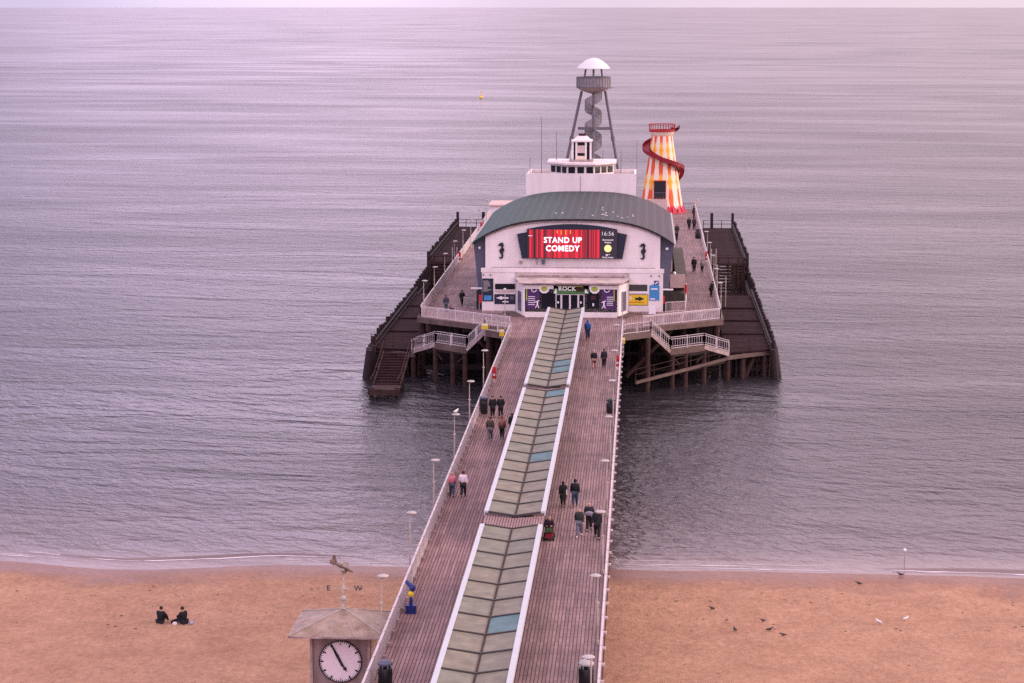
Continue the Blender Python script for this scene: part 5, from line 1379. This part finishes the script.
# pole at the waterline, buoy
pt = (18.9, 165.3, 0); sp = thing('marker_post', pt, 'slim pale marker post standing in the shallows at the right', 'marker post')
b = MB(); b.tube((0, 0, -.5), (0, 0, 1.35), .05, .04); b.build('post', M['lamp_post'], sp); b = MB(); b.ball((0, 0, 1.4), .12); b.build('top_mark', M['pale'], sp, True)
by = thing('buoy', (-65.8, 955, 0), 'small yellow buoy far out on the sea left of the tower', 'buoy')
b = MB(); b.lathe((0, 0, 0), [(.7, -.3), (.95, .1), (.8, .5), (.3, .7)], 16); b.build('float', M['yellow'], by, True)
b = MB(); b.lathe((0, 0, 0), [(.28, .7), (.12, 2.4)], 8); b.build('mast', M['yellow'], by)
b = MB(); b.bar((-.35, 0, 2.4), (.35, 0, 2.9), .1, .12); b.bar((.35, 0, 2.4), (-.35, 0, 2.9), .1, .12); b.build('top_mark', M['yellow'], by)

# ------------------------------------------------------------------ BIRDS
def bird(loc, rz, label, white=True, s=1.0, grp='gulls'):
    root = thing('gull' if white else 'pigeon', loc, label, 'bird', grp, rz)
    b = MB()
    prof = [(-.24, .02, .12), (-.18, .05, .13), (-.05, .085, .15), (.08, .09, .17), (.15, .06, .21), (.19, .045, .26), (.235, .045, .275), (.27, .02, .27), (.32, .008, .26)]
    n = 8; vs = []
    for (y, r, z) in prof:
        for i in range(n):
            a = 2 * PI * i / n; vs.append((r * math.cos(a) * s, y * s, (z + r * math.sin(a)) * s))
    fs = [(k * n + i, k * n + (i + 1) % n, (k + 1) * n + (i + 1) % n, (k + 1) * n + i) for k in range(len(prof) - 1) for i in range(n)] + [tuple(range(n)), tuple(range((len(prof) - 1) * n, len(prof) * n))]
    b.add(vs, fs)
    for sd in (-1, 1): b.tube((sd * .03 * s, .02 * s, .1 * s), (sd * .03 * s, .03 * s, 0), .008 * s, n=5)
    root.scale = (.85, .85, .85)
    b.build('body', M['bird_white'] if white else M['bird_dark'], root, True)
    b = MB()
    for sd in (-1, 1): b.prism([(sd * .09 * s, .1 * s, .17 * s), (sd * .10 * s, -.02 * s, .2 * s), (sd * .05 * s, -.3 * s, .15 * s), (sd * .085 * s, -.1 * s, .12 * s)], (sd * .012 * s, 0, 0))
    b.build('wing', M['steel'] if white else M['bird_dark'], root)
    return root
for (x, y, rz, w, s, lab) in ((4.81, 152.4, 1.2, False, 1.0, 'dark bird standing alone on the sand nearest the pier on the right'),
                  (6.1, 146.4, .3, False, 1.1, 'dark bird on the sand facing away, second from the pier'),
                  (8.02, 149.1, 2, False, 1.0, 'small dark bird, back one of three together on the right sand'),
                  (8.3, 146.5, -1.4, False, 1.1, 'dark bird, middle one of three together on the right sand'),
                  (9.1, 145.2, 1.9, False, 1.1, 'dark bird, front one of three together on the right sand'),
                  (15.2, 160.2, 1.5, False, 1.1, 'dark bird near the waterline on the right beach'),
                  (15.5, 149.0, .8, True, 1.2, 'white gull on the right beach, the brighter of two'),
                  (17.3, 150, -1, True, 1.1, 'small pale gull on the far right of the beach'),
                  (18.4, 163.2, 1.6, False, 1.1, 'dark bird at the wet edge by the marker post')):
    bird((x, y, sand_z(x, y)), rz, lab, w, s, 'birds on the beach')
bird((NL - .13, 169, DK + 3.85), -.6, 'white gull perched on a lamp head left of the walkway', True, 1.2, 'gulls perched on the pier')
random.seed(12)
for i in range(16):
    px = random.gauss(588, 22) if i < 12 else random.uniform(560, 650); Y = random.uniform(258, 270) if i % 3 else random.uniform(258, 262)
    x = (px - 643) * Y / 2350
    x = max(-15, min(1.5, x))
    g = bird((x, Y, vz(x)), random.uniform(0, 6), 'white gull resting on the curved theatre roof', True, .7, 'gulls resting on the theatre roof')

# ------------------------------------------------------------------ PEOPLE
def skin_mesh(V, E, rad, lvl=1):
    me = bpy.data.meshes.new('s'); me.from_pydata(V, E, [])
    o = bpy.data.objects.new('s', me); C.objects.link(o)
    md = o.modifiers.new('sk', 'SKIN'); md.use_smooth_shade = True
    for i, r in enumerate(rad):
        sv = me.skin_vertices[0].data[i]; sv.radius = (r, r) if not isinstance(r, tuple) else r; sv.use_root = (i == 0)
    sb = o.modifiers.new('ss', 'SUBSURF'); sb.levels = lvl; sb.render_levels = lvl
    dg = bpy.context.evaluated_depsgraph_get()
    out = bpy.data.meshes.new_from_object(o.evaluated_get(dg))
    bpy.data.objects.remove(o); bpy.data.meshes.remove(me)
    return out
def joints(pose):
    st = pose.get('stride', 0); J = {}
    if pose.get('sit'):
        k = pose['sit']; hz_ = .12 if k == 'ground' else .55
        J['pel'] = Vector((0, 0, hz_ + .03)); J['spi'] = Vector((0, .02, hz_ + .25)); J['che'] = Vector((0, .06, hz_ + .45)); J['nec'] = Vector((0, .10, hz_ + .60)); J['hb'] = Vector((0, .13, hz_ + .67)); J['hd'] = Vector((0, .15, hz_ + .77)); J['ht'] = Vector((0, .14, hz_ + .86))
        for s, n in ((-1, 'l'), (1, 'r')):
            J['hip' + n] = Vector((s * .10, .03, hz_))
            if k == 'ground':
                up = pose.get('knees', 1)
                J['kne' + n] = Vector((s * .18, .38, .12 + .36 * up)); J['ank' + n] = Vector((s * .16, .62 + .2 * (1 - up), .08)); J['toe' + n] = Vector((s * .18, .78 + .2 * (1 - up), .10))
            else:
                J['kne' + n] = Vector((s * .13, .45, hz_ + .02)); J['ank' + n] = Vector((s * .13, .52, hz_ - .38)); J['toe' + n] = Vector((s * .13, .68, hz_ - .42))
            J['sho' + n] = Vector((s * .19, .07, hz_ + .53)); J['elb' + n] = Vector((s * .27, .22, hz_ + .30)); J['wri' + n] = Vector((s * .15, .40, hz_ + .32)); J['han' + n] = Vector((s * .12, .48, hz_ + .33))
        return J
    lean = pose.get('lean', 0)
    J['pel'] = Vector((0, 0, .97)); J['spi'] = Vector((0, .01 + lean * .3, 1.15)); J['che'] = Vector((0, .0 + lean * .7, 1.34)); J['nec'] = Vector((0, .01 + lean, 1.50)); J['hb'] = Vector((0, .03 + lean, 1.57)); J['hd'] = Vector((0, .04 + lean * 1.1, 1.66)); J['ht'] = Vector((0, .03 + lean * 1.1, 1.75))
    arm = pose.get('arm', 'swing')
    for s, n in ((-1, 'l'), (1, 'r')):
        f = s * st
        J['hip' + n] = Vector((s * .095, 0, .92)); J['kne' + n] = Vector((s * .10, .12 * f + .04, .50)); J['ank' + n] = Vector((s * .10, .34 * f - .02, .09 + (.05 if f < 0 else 0))); J['toe' + n] = Vector((s * .12, .34 * f + .14, .04))
        J['sho' + n] = Vector((s * .195, lean * .9, 1.43)); g = -f
        if arm == 'swing': J['elb' + n] = Vector((s * .235, .06 * g - .02 + lean * .8, 1.15)); J['wri' + n] = Vector((s * .235, .16 * g + .05 + lean * .7, .92)); J['han' + n] = Vector((s * .235, .19 * g + .07 + lean * .7, .84))
        elif arm == 'pocket': J['elb' + n] = Vector((s * .27, -.05, 1.16)); J['wri' + n] = Vector((s * .22, .08, .99)); J['han' + n] = Vector((s * .19, .12, .93))
        else: J['elb' + n] = Vector((s * .26, .02, 1.14)); J['wri' + n] = Vector((s * .14, .26, 1.16)); J['han' + n] = Vector((s * .10, .32, 1.18))
    return J
E_body = [('pel', 'spi'), ('spi', 'che'), ('che', 'nec'), ('nec', 'hb'), ('hb', 'hd'), ('hd', 'ht')] + [(a + n, b_ + n) for n in 'lr' for a, b_ in (('hip', 'kne'), ('kne', 'ank'), ('ank', 'toe'), ('sho', 'elb'), ('elb', 'wri'), ('wri', 'han'))] + [('pel', 'hipl'), ('pel', 'hipr'), ('che', 'shol'), ('che', 'shor')]
R_body = dict(pel=(.19, .15), spi=(.18, .145), che=(.21, .16), nec=.07, hb=.085, hd=(.11, .12), ht=.075, hip=.125, kne=.082, ank=.058, toe=.045, sho=.10, elb=.062, wri=.042, han=.045)
def rig(J, names, edges, grow=0, sc=1.0):
    idx = {n: i for i, n in enumerate(names)}
    rad = []
    for n in names:
        r = R_body.get(n) or R_body.get(n[:3]); 
        rad.append(tuple((x + grow) * sc for x in r) if isinstance(r, tuple) else (r + grow) * sc)
    return [J[n] for n in names], [(idx[a], idx[b_]) for a, b_ in edges], rad
_pose = {}
def pose_meshes(key, pose, long_coat, skirt, slim):
    k = (key, long_coat, skirt, slim)
    if k in _pose: return _pose[k]
    J = joints(pose)
    names = ['pel'] + [n for n in J if n != 'pel']
    V, E_, rr = rig(J, names, E_body, 0, slim); rr = [(r[0] * .72, r[1] * .72) if n in ('pel', 'spi', 'che') else r for n, r in zip(names, rr)]; body = skin_mesh(V, E_, rr)
    # fingers, nose and ears joined into the continuous body mesh
    bm = bmesh.new(); bm.from_mesh(body)
    def peg(a, b_, r0, r1, n=5):
        t = MB(); t.tube(a, b_, r0, r1, n); vv = [bm.verts.new(v) for v in t.v]
        for f in t.f: bm.faces.new([vv[i] for i in f])
    for s, n in ((-1, 'l'), (1, 'r')):
        h = J['han' + n]; d = (h - J['wri' + n]).normalized(); sd = d.cross(Vector((1, 0, 0))).normalized(); pn = d.cross(sd)
        for i, ln in enumerate((.065, .08, .075, .06)):
            o_ = sd * (.03 - .02 * i); a = h + o_ + d * .01; m1 = a + d * ln * .6; m2 = m1 + (d * .6 + pn * s * .6) * ln * .5
            peg(a, m1, .010, .009); peg(m1, m2, .009, .007)
        peg(h + sd * .03 - d * .03, h + sd * .065 + d * .02, .012, .009)
    hd = J['hd']; peg(hd + Vector((0, .085, -.005)), hd + Vector((0, .125, -.025)), .022, .012)
    for s in (-1, 1): peg(hd + Vector((s * .075, 0, 0)), hd + Vector((s * .10, -.01, .01)), .028, .02, 6)
    bm.to_mesh(body); bm.free()
    tn = ['che', 'spi', 'pel', 'nec'] + ['sho' + n for n in 'lr'] + ['elb' + n for n in 'lr'] + ['wri' + n for n in 'lr']
    te = [('pel', 'spi'), ('spi', 'che'), ('che', 'nec')] + [(a + n, b_ + n) for n in 'lr' for a, b_ in (('sho', 'elb'), ('elb', 'wri'))] + [('che', 'shol'), ('che', 'shor')]
    V, E_, rr = rig(J, tn, te, .035, slim); top = skin_mesh(V, E_, [(.085 if n == 'nec' else r) for n, r in zip(tn, rr)])
    if long_coat and not pose.get('sit'):
        b = MB(); p = J['pel']; b.lathe((p.x, p.y, 0), [(.215, .62), (.22, .90), (.21, 1.05), (.19, 1.25)], 12); bm = bmesh.new(); bm.from_mesh(top); vv = [bm.verts.new((v.x, v.y * .78, v.z)) for v in b.v]
        for f in b.f: bm.faces.new([vv[i] for i in f])
        bm.to_mesh(top); bm.free()
    tn = ['pel'] + [a + n for n in 'lr' for a in ('hip', 'kne', 'ank')]
    te = [('pel', 'hipl'), ('pel', 'hipr')] + [(a + n, b_ + n) for n in 'lr' for a, b_ in (('hip', 'kne'), ('kne', 'ank'))]
    V, E_, rr = rig(J, tn, te, .018, slim); leg_ = skin_mesh(V, E_, rr)
    sk = None
    if skirt:
        b = MB(); b.lathe((0, 0, 0), [(.25, .62), (.22, .8), (.18, 1.02)], 12); sk = b
    _pose[k] = (J, body, top, leg_, sk); return _pose[k]
def as_obj(me, name, m, parent):
    me = me.copy(); me.materials.clear(); me.materials.append(m)
    me.polygons.foreach_set('material_index', [0] * len(me.polygons)); me.polygons.foreach_set('use_smooth', [True] * len(me.polygons))
    o = bpy.data.objects.new(name, me); C.objects.link(o); o.parent = parent; return o
BLK = (.012, .012, .016)
def person(x, y, rz, label, topc, legc, hairc=(.03, .018, .012), shoec=(.02, .018, .018), pose=None, pk='walk', s=1.0, z=DK, coat=False, skirt=False, slim=1.0, bald=False, long_hair=False, grp=None, hood=False):
    poses = {'walk': dict(stride=1), 'walk2': dict(stride=-.9), 'stand': dict(stride=.12), 'pocket': dict(stride=.8, arm='pocket'), 'carry': dict(stride=.7, arm='carry'), 'lean': dict(stride=.1, arm='carry', lean=.18),
             'sit': dict(sit='ground', knees=1), 'sitflat': dict(sit='ground', knees=.35), 'ride': dict(sit='seat')}
    J, body, top, leg_, sk = pose_meshes(pk, poses[pk], coat, skirt, slim)
    root = thing('person', (x, y, z), label, 'person', grp, rz); root.scale = (s, s, s)
    as_obj(body, 'body', M['skin'], root)
    as_obj(top, 'coat' if coat else 'jacket', cloth(topc), root)
    as_obj(leg_, 'trousers', cloth(legc), root)
    if skirt: sk.build('skirt', cloth(topc), root, True)
    hd = J['hd']; b = MB()
    if hood: b.ball(hd + Vector((0, -.03, .02)), .115, .12, .14); nm = 'hood'
    elif bald: b.ball(hd + Vector((0, -.05, -.02)), .088, .07, .07); nm = 'hair'
    else:
        b.ball(hd + Vector((0, -.025, .035)), .11, .12, .115); nm = 'hair'
        if long_hair: b.ball(hd + Vector((0, -.075, -.10)), .09, .05, .14)
    b.build(nm, cloth(hairc), root, True)
    for n in 'lr':
        a, t = J['ank' + n], J['toe' + n]; d = (t - a); d.z = 0; d = d.normalized()
        b = MB(); b.ball((a + t) / 2 + Vector((0, 0, -.01)) , .055, .13, .05, 8, 6); b.build('shoe', cloth(shoec), root, True)
    return root
away, toward = 0, PI
person(-12.93, 157.9, .1, 'person in pink jacket and blue jeans walking by the left railing', (.55, .17, .22), (.05, .08, .13), (.45, .25, .14), pk='walk2', s=.95, slim=.95, grp='people on the walkway')
person(-12.15, 157.8, .0, 'person in white top and black trousers walking beside the pink jacket', (.78, .62, .68), (.02, .02, .025), (.04, .02, .02), pk='walk', s=1.02, grp='people on the walkway')
person(-11.65, 178.6, .05, 'person in brown jacket, grey trousers and white shoes, left walkway', (.07, .05, .04), (.13, .11, .13), (.10, .03, .02), (.7, .7, .7), pk='walk', s=1.05, grp='people on the walkway')
person(-10.78, 179.4, 0, 'person in tan pink jacket with black trousers beside the brown jacket', (.30, .13, .10), (.015, .015, .02), (.25, .03, .02), pk='walk2', grp='people on the walkway')
person(-10.1, 181.2, .2, 'person in black half hidden by the canopy gutter on the left walkway', BLK, BLK, pk='stand', s=.95, coat=True, grp='people on the walkway')
person(-11.45, 188.8, toward, 'person in black coat facing the beach beside the bulky bin', BLK, (.02, .01, .015), pk='pocket', coat=True, grp='people on the walkway')
person(-12.1, 188.6, toward + .2, 'person in black standing right against the bulky bin', (.01, .01, .013), BLK, pk='stand', s=1.02, coat=True, grp='people on the walkway')
p = person(-5.2, 155.1, 0, 'long haired person in dark skirt with a pale bag on the right walkway', (.012, .016, .014), (.03, .015, .018), (.03, .012, .01), pk='walk2', s=.97, slim=.9, skirt=True, long_hair=True, grp='people on the walkway')
b = MB(); b.box(.2, .3, -.12, .14, .85, 1.18); b.tube((.25, .1, 1.18), (.16, 0, 1.42), .012, n=5); b.tube((.25, -.1, 1.18), (.16, 0, 1.42), .012, n=5)
o = b.build('shoulder_bag', M['bag']); o.location = (-5.2, 155.1, DK); tag(o, 'pale shoulder bag carried by the long haired person in the skirt', 'bag')
person(-4.39, 155.1, 0, 'person in black jacket and blue jeans walking beside the skirted person', BLK, (.04, .06, .12), pk='walk', s=1.06, hood=True, hairc=BLK, grp='people on the walkway')
person(-3.86, 146.3, toward - .1, 'balding person in dark green jacket, grey jeans and white shoes', (.035, .04, .035), (.17, .17, .23), (.2, .15, .13), (.8, .78, .78), pk='walk', s=1.04, bald=True, grp='people on the walkway')
person(-3.28, 148.0, toward, 'person in navy jacket carrying a grey coat, middle of the group of three', (.02, .02, .032), (.025, .015, .02), (.25, .18, .15), pk='carry', s=1.05, bald=True, grp='people on the walkway')
b = MB(); b.ball((0, 0, 0), .30, .13, .16); b.ball((.2, 0, -.1), .12, .1, .16); o = b.build('folded_coat', cloth((.25, .22, .27)), None, True); o.location = (-3.28, 147.65, DK + 1.2); tag(o, 'folded grey coat held in front by the person in navy', 'coat')
person(-2.72, 145.8, toward, 'person in long black coat nearest the right railing, walking to the beach', BLK, (.012, .012, .018), (.45, .25, .2), pk='walk2', s=1.09, coat=True, bald=True, grp='people on the walkway')
person(-4.37, 214.6, 0, 'person in black top with pale pink trousers near the far canopy', (.015, .015, .02), (.45, .24, .22), (.5, .35, .3), pk='walk', s=.98, coat=True, grp='people on the walkway')
person(-3.46, 215.2, 0, 'person in dark navy walking beside the pale pink trousers', (.02, .015, .025), (.02, .015, .025), (.03, .02, .02), pk='walk2', s=1.0, grp='people on the walkway')
person(-5.4, 233.2, 0, 'person in bright blue coat close to the theatre doors', (.02, .09, .30), (.02, .02, .03), pk='walk', s=1.1, coat=True, hood=True, hairc=(.02, .09, .30), grp='people on the walkway')
person(-21.33, 253.5, .3, 'person in grey blue jacket and jeans at the left front of the pier head', (.04, .045, .07), (.06, .08, .12), pk='stand', s=1.03, grp='people on the pier head')
person(-19.98, 258.5, .4, 'person in black coat walking left of the theatre', BLK, (.02, .02, .025), pk='pocket', coat=True, hood=True, hairc=BLK, grp='people on the pier head')
person(6.44, 291.6, toward, 'tall person in black beside a shorter one on the right of the pier head', BLK, BLK, pk='walk', s=1.12, grp='people on the pier head')
person(7.44, 291.7, toward, 'shorter person in grey top and black trousers right of the theatre', (.20, .17, .18), BLK, pk='walk2', s=.88, grp='people on the pier head')
person(7.9, 268.0, -PI / 2 + .4, 'person in black leaning on the right railing of the pier head', BLK, (.015, .015, .02), pk='lean', s=1.02, coat=True, grp='people on the pier head')
person(6.84, 346.2, 0, 'left person of the dark pair below the striped slide', BLK, BLK, pk='walk', s=1.05, coat=True, grp='people on the pier head')
person(7.6, 346.3, 0, 'right person of the dark pair below the striped slide, by the railing', (.03, .03, .04), BLK, pk='walk2', s=1.05, grp='people on the pier head')
person(7.9, 364.0, -PI / 2, 'person in black at the right railing beyond the dark pair', BLK, BLK, pk='stand', s=1.15, coat=True, hood=True, hairc=BLK, grp='people on the pier head')
person(4.7, 327, -.4, 'person in black sitting out by the right theatre wall', BLK, (.02, .02, .02), pk='stand', s=1.0, coat=True, grp='people on the pier head')['label'] = 'person in black standing by the right theatre wall'
person(4.9, 335, toward, 'person in dark grey by the theatre wall below the striped slide', (.03, .035, .035), BLK, pk='stand', s=1.08, grp='people on the pier head')
# dog
dg_ = thing('dog', (-20.75, 254.0, DK), 'small dark dog beside the person in grey blue', 'dog', rz=.8)
V = [(0, 0, .28), (0, .22, .30), (0, .34, .40), (0, .42, .46), (0, .52, .44), (0, -.2, .29), (0, -.32, .40), (.07, .2, .16), (.07, .2, .02), (-.07, .2, .16), (-.07, .24, .02), (.07, -.2, .17), (.07, -.24, .10), (.07, -.2, .02), (-.07, -.2, .17), (-.07, -.24, .10), (-.07, -.2, .02)]
E_ = [(0, 1), (1, 2), (2, 3), (3, 4), (0, 5), (5, 6), (1, 7), (7, 8), (1, 9), (9, 10), (5, 11), (11, 12), (12, 13), (5, 14), (14, 15), (15, 16)]
as_obj(skin_mesh([Vector(v) for v in V], E_, [.10, .10, .06, .06, .03, .085, .02, .035, .02, .035, .02, .045, .025, .02, .045, .025, .02]), 'body', cloth((.04, .03, .03)), dg_)
# sitting couple on the sand
xa, ya = -31.0, 146.6; xb2, yb2 = -29.45, 146.6
person(xa, ya, -.3, 'person in black sitting on the sand, the left of the two', (.008, .008, .012), (.012, .012, .02), pk='sit', z=sand_z(xa, ya) - .0, s=1.08, coat=True, grp='pair sitting on the beach')
person(xb2, yb2, 1.0, 'person in black sitting on sand, right of the two, legs out', (.008, .008, .012), (.012, .012, .02), pk='sitflat', z=sand_z(xb2, yb2), s=1.1, coat=True, grp='pair sitting on the beach')
b = MB(); b.ball((0, 0, .08), .16, .14, .13, 8, 5); b.tube((0, 0, .15), (.05, 0, .28), .03); o = b.build('bag', cloth((.4, .4, .55)), None, True); o.location = (-28.95, 146.55, sand_z(-28.95, 146.5)); tag(o, 'small pale blue bag behind the right sitter on the sand', 'bag')
b = MB(); b.ball((0, 0, .1), .14, .12, .13, 8, 5); b.tube((0, 0, .2), (0, 0, .26), .05); o = b.build('bag', cloth((.05, .012, .02)), None, True); o.location = (-30.2, 146.65, sand_z(-30.2, 146.5)); tag(o, 'small dark maroon bag between the two sitters', 'bag')
b = MB(); b.lathe((0, 0, 0), [(.09, 0), (.11, .15), (.1, .16)], 12); b.box(-.14, .14, -.08, .08, .02, .1); o = b.build('food_box', M['pale']); o.location = (-30.0, 146.3, sand_z(-30, 146.3)); tag(o, 'small white food box on the sand beside the maroon bag', 'box')
# mobility scooter
sc_ = (-5.75, 145.6, DK); ms = thing('mobility_scooter', sc_, 'black and red mobility scooter by the canopy gap on the right walkway', 'mobility scooter', rz=toward)
b = MB(); b.box(-.27, .27, -.5, .55, .18, .30); b.box(-.26, .26, -.5, -.05, .301, .50); b.build('chassis', M['dark_red'], ms)
b = MB(); b.box(-.25, .25, -.40, .12, .503, .60); b.box(-.25, .25, -.48, -.38, .55, 1.15); b.build('seat', M['black'], ms)
for (x, y) in ((-.3, -.4), (.3, -.4), (-.28, .5), (.28, .5)): b = MB(); b.tube((x - .06, y, .15), (x + .06, y, .15), .15, n=14); b.build('wheel', M['black'], ms)
b = MB(); b.tube((0, .52, .3), (0, .38, .95), .04); b.bar((-.26, .36, .97), (.26, .36, .97), .05, .05); b.build('tiller', M['black'], ms)
b = MB(); b.box(-.18, .18, .42, .62, .55, .80); b.build('basket', cloth((.05, .12, .04)), ms)
b = MB(); b.box(-.22, .22, .56, .66, .2, .45); b.build('front_panel', M['dark_red'], ms)
rd = person(-5.75, 145.62, toward, 'person in navy and red top riding the mobility scooter', (.03, .015, .03), (.06, .012, .02), (.35, .2, .17), pk='ride', s=1.05, bald=True, grp='people on the walkway')

# ------------------------------------------------------------------ CAMERA
F = 2350.0
cam = bpy.data.cameras.new('camera'); cam.sensor_width = 36; cam.lens = F * 36 / 1024; cam.clip_start = 1; cam.clip_end = 30000
co = bpy.data.objects.new('camera', cam); C.objects.link(co)
yaw = math.atan(131 / F); pit = math.atan(344.5 / F)
fw = Vector((-math.sin(yaw) * math.cos(pit), math.cos(yaw) * math.cos(pit), -math.sin(pit)))
rt = Vector((math.cos(yaw), math.sin(yaw), 0)); up = rt.cross(fw)
co.matrix_world = Matrix(((rt.x, up.x, -fw.x, 0), (rt.y, up.y, -fw.y, 0), (rt.z, up.z, -fw.z, H), (0, 0, 0, 1)))
scene.camera = co

# ------------------------------------------------------------------ LIGHT
SUN_EL, SUN_AZ = 15.0, 80.0          # azimuth: degrees from +Y (out to sea) towards +X (right)
sd = Vector((math.sin(R(SUN_AZ)) * math.cos(R(SUN_EL)), math.cos(R(SUN_AZ)) * math.cos(R(SUN_EL)), math.sin(R(SUN_EL))))
sun = bpy.data.lights.new('sun', 'SUN'); sun.energy = 1.9; sun.angle = R(11); sun.color = (1, .78, .64)
so = bpy.data.objects.new('sun', sun); C.objects.link(so); so.rotation_euler = (-sd).to_track_quat('-Z', 'Y').to_euler()
w = bpy.data.worlds.new('World'); scene.world = w; w.use_nodes = True
N = w.node_tree.nodes; L = w.node_tree.links; bg = N['Background']; bg.inputs['Strength'].default_value = .1
sky = N.new('ShaderNodeTexSky'); sky.sky_type = 'NISHITA'; sky.sun_disc = False; sky.sun_elevation = R(SUN_EL); sky.sun_rotation = R(SUN_AZ)
sky.air_density = 1.5; sky.dust_density = 4
tc = N.new('ShaderNodeTexCoord'); sep = N.new('ShaderNodeSeparateXYZ'); L.new(tc.outputs['Generated'], sep.inputs[0])
# evening overcast: pink veil near the horizon, greyer lilac overhead, pinker to the west
ramp = N.new('ShaderNodeValToRGB'); e = ramp.color_ramp.elements
e[0].position = 0.0; e[0].color = (.46, .39, .44, 1); e[1].position = 1.0; e[1].color = (.66, .575, .60, 1)
k = e.new(.05); k.color = (.625, .487, .58, 1)
k = e.new(.3); k.color = (.74, .59, .68, 1)
L.new(sep.outputs['Z'], ramp.inputs['Fac'])
mr = N.new('ShaderNodeMapRange'); mr.inputs['From Min'].default_value = -.30; mr.inputs['From Max'].default_value = .12
L.new(sep.outputs['X'], mr.inputs['Value'])
ws = N.new('ShaderNodeMixRGB'); ws.inputs['Color1'].default_value = (.77, .78, .96, 1); ws.inputs['Color2'].default_value = (1.04, .98, 1.0, 1); L.new(mr.outputs[0], ws.inputs['Fac'])
mu = N.new('ShaderNodeMixRGB'); mu.blend_type = 'MULTIPLY'; mu.inputs['Fac'].default_value = 1; L.new(ramp.outputs[0], mu.inputs['Color1']); L.new(ws.outputs[0], mu.inputs['Color2'])
my = N.new('ShaderNodeMapRange'); my.inputs['From Min'].default_value = .5; my.inputs['From Max'].default_value = -.7; my.inputs['To Min'].default_value = 1; my.inputs['To Max'].default_value = 1.45
L.new(sep.outputs['Y'], my.inputs['Value'])
bk = N.new('ShaderNodeVectorMath'); bk.operation = 'SCALE'; L.new(mu.outputs[0], bk.inputs[0]); L.new(my.outputs[0], bk.inputs['Scale'])
# faint cloud structure
cn = N.new('ShaderNodeTexNoise'); cn.inputs['Scale'].default_value = 3.5; cn.inputs['Detail'].default_value = 4
cm = N.new('ShaderNodeMapping'); cm.inputs['Scale'].default_value = (1, 1, 4); L.new(tc.outputs['Generated'], cm.inputs['Vector']); L.new(cm.outputs[0], cn.inputs['Vector'])
cr = N.new('ShaderNodeMapRange'); cr.inputs['From Min'].default_value = .3; cr.inputs['From Max'].default_value = .7; cr.inputs['To Min'].default_value = 17; cr.inputs['To Max'].default_value = 22.5
L.new(cn.outputs['Fac'], cr.inputs['Value'])
vs_ = N.new('ShaderNodeVectorMath'); vs_.operation = 'SCALE'; L.new(bk.outputs[0], vs_.inputs[0]); # a thinner, brighter gap in the cloud out to sea, left of the pier axis
dt = N.new('ShaderNodeVectorMath'); dt.operation = 'DOT_PRODUCT'; gd = Vector((math.sin(R(-9)), math.cos(R(-9)), .10)).normalized(); dt.inputs[1].default_value = gd
nm_ = N.new('ShaderNodeVectorMath'); nm_.operation = 'NORMALIZE'; L.new(tc.outputs['Generated'], nm_.inputs[0]); L.new(nm_.outputs[0], dt.inputs[0])
gp = N.new('ShaderNodeMapRange'); gp.interpolation_type = 'SMOOTHERSTEP'; gp.inputs['From Min'].default_value = math.cos(R(9)); gp.inputs['From Max'].default_value = 1.0
gp.inputs['To Min'].default_value = 0; gp.inputs['To Max'].default_value = 11; L.new(dt.outputs['Value'], gp.inputs['Value'])
ga = N.new('ShaderNodeMath'); ga.operation = 'ADD'; L.new(cr.outputs[0], ga.inputs[0]); L.new(gp.outputs[0], ga.inputs[1])
L.new(ga.outputs[0], vs_.inputs['Scale'])
mix = N.new('ShaderNodeMixRGB'); mix.inputs['Fac'].default_value = .85; L.new(sky.outputs[0], mix.inputs['Color1']); L.new(vs_.outputs[0], mix.inputs['Color2'])
L.new(mix.outputs[0], bg.inputs['Color'])
vs2 = scene.view_settings; vs2.view_transform = 'Standard'; vs2.look = 'None'; vs2.exposure = 0.16; vs2.gamma = 1; vs2.use_curve_mapping = False
scene.render.engine = 'CYCLES'; scene.cycles.max_bounces = 6; scene.cycles.sample_clamp_indirect = 4; scene.cycles.use_denoising = False
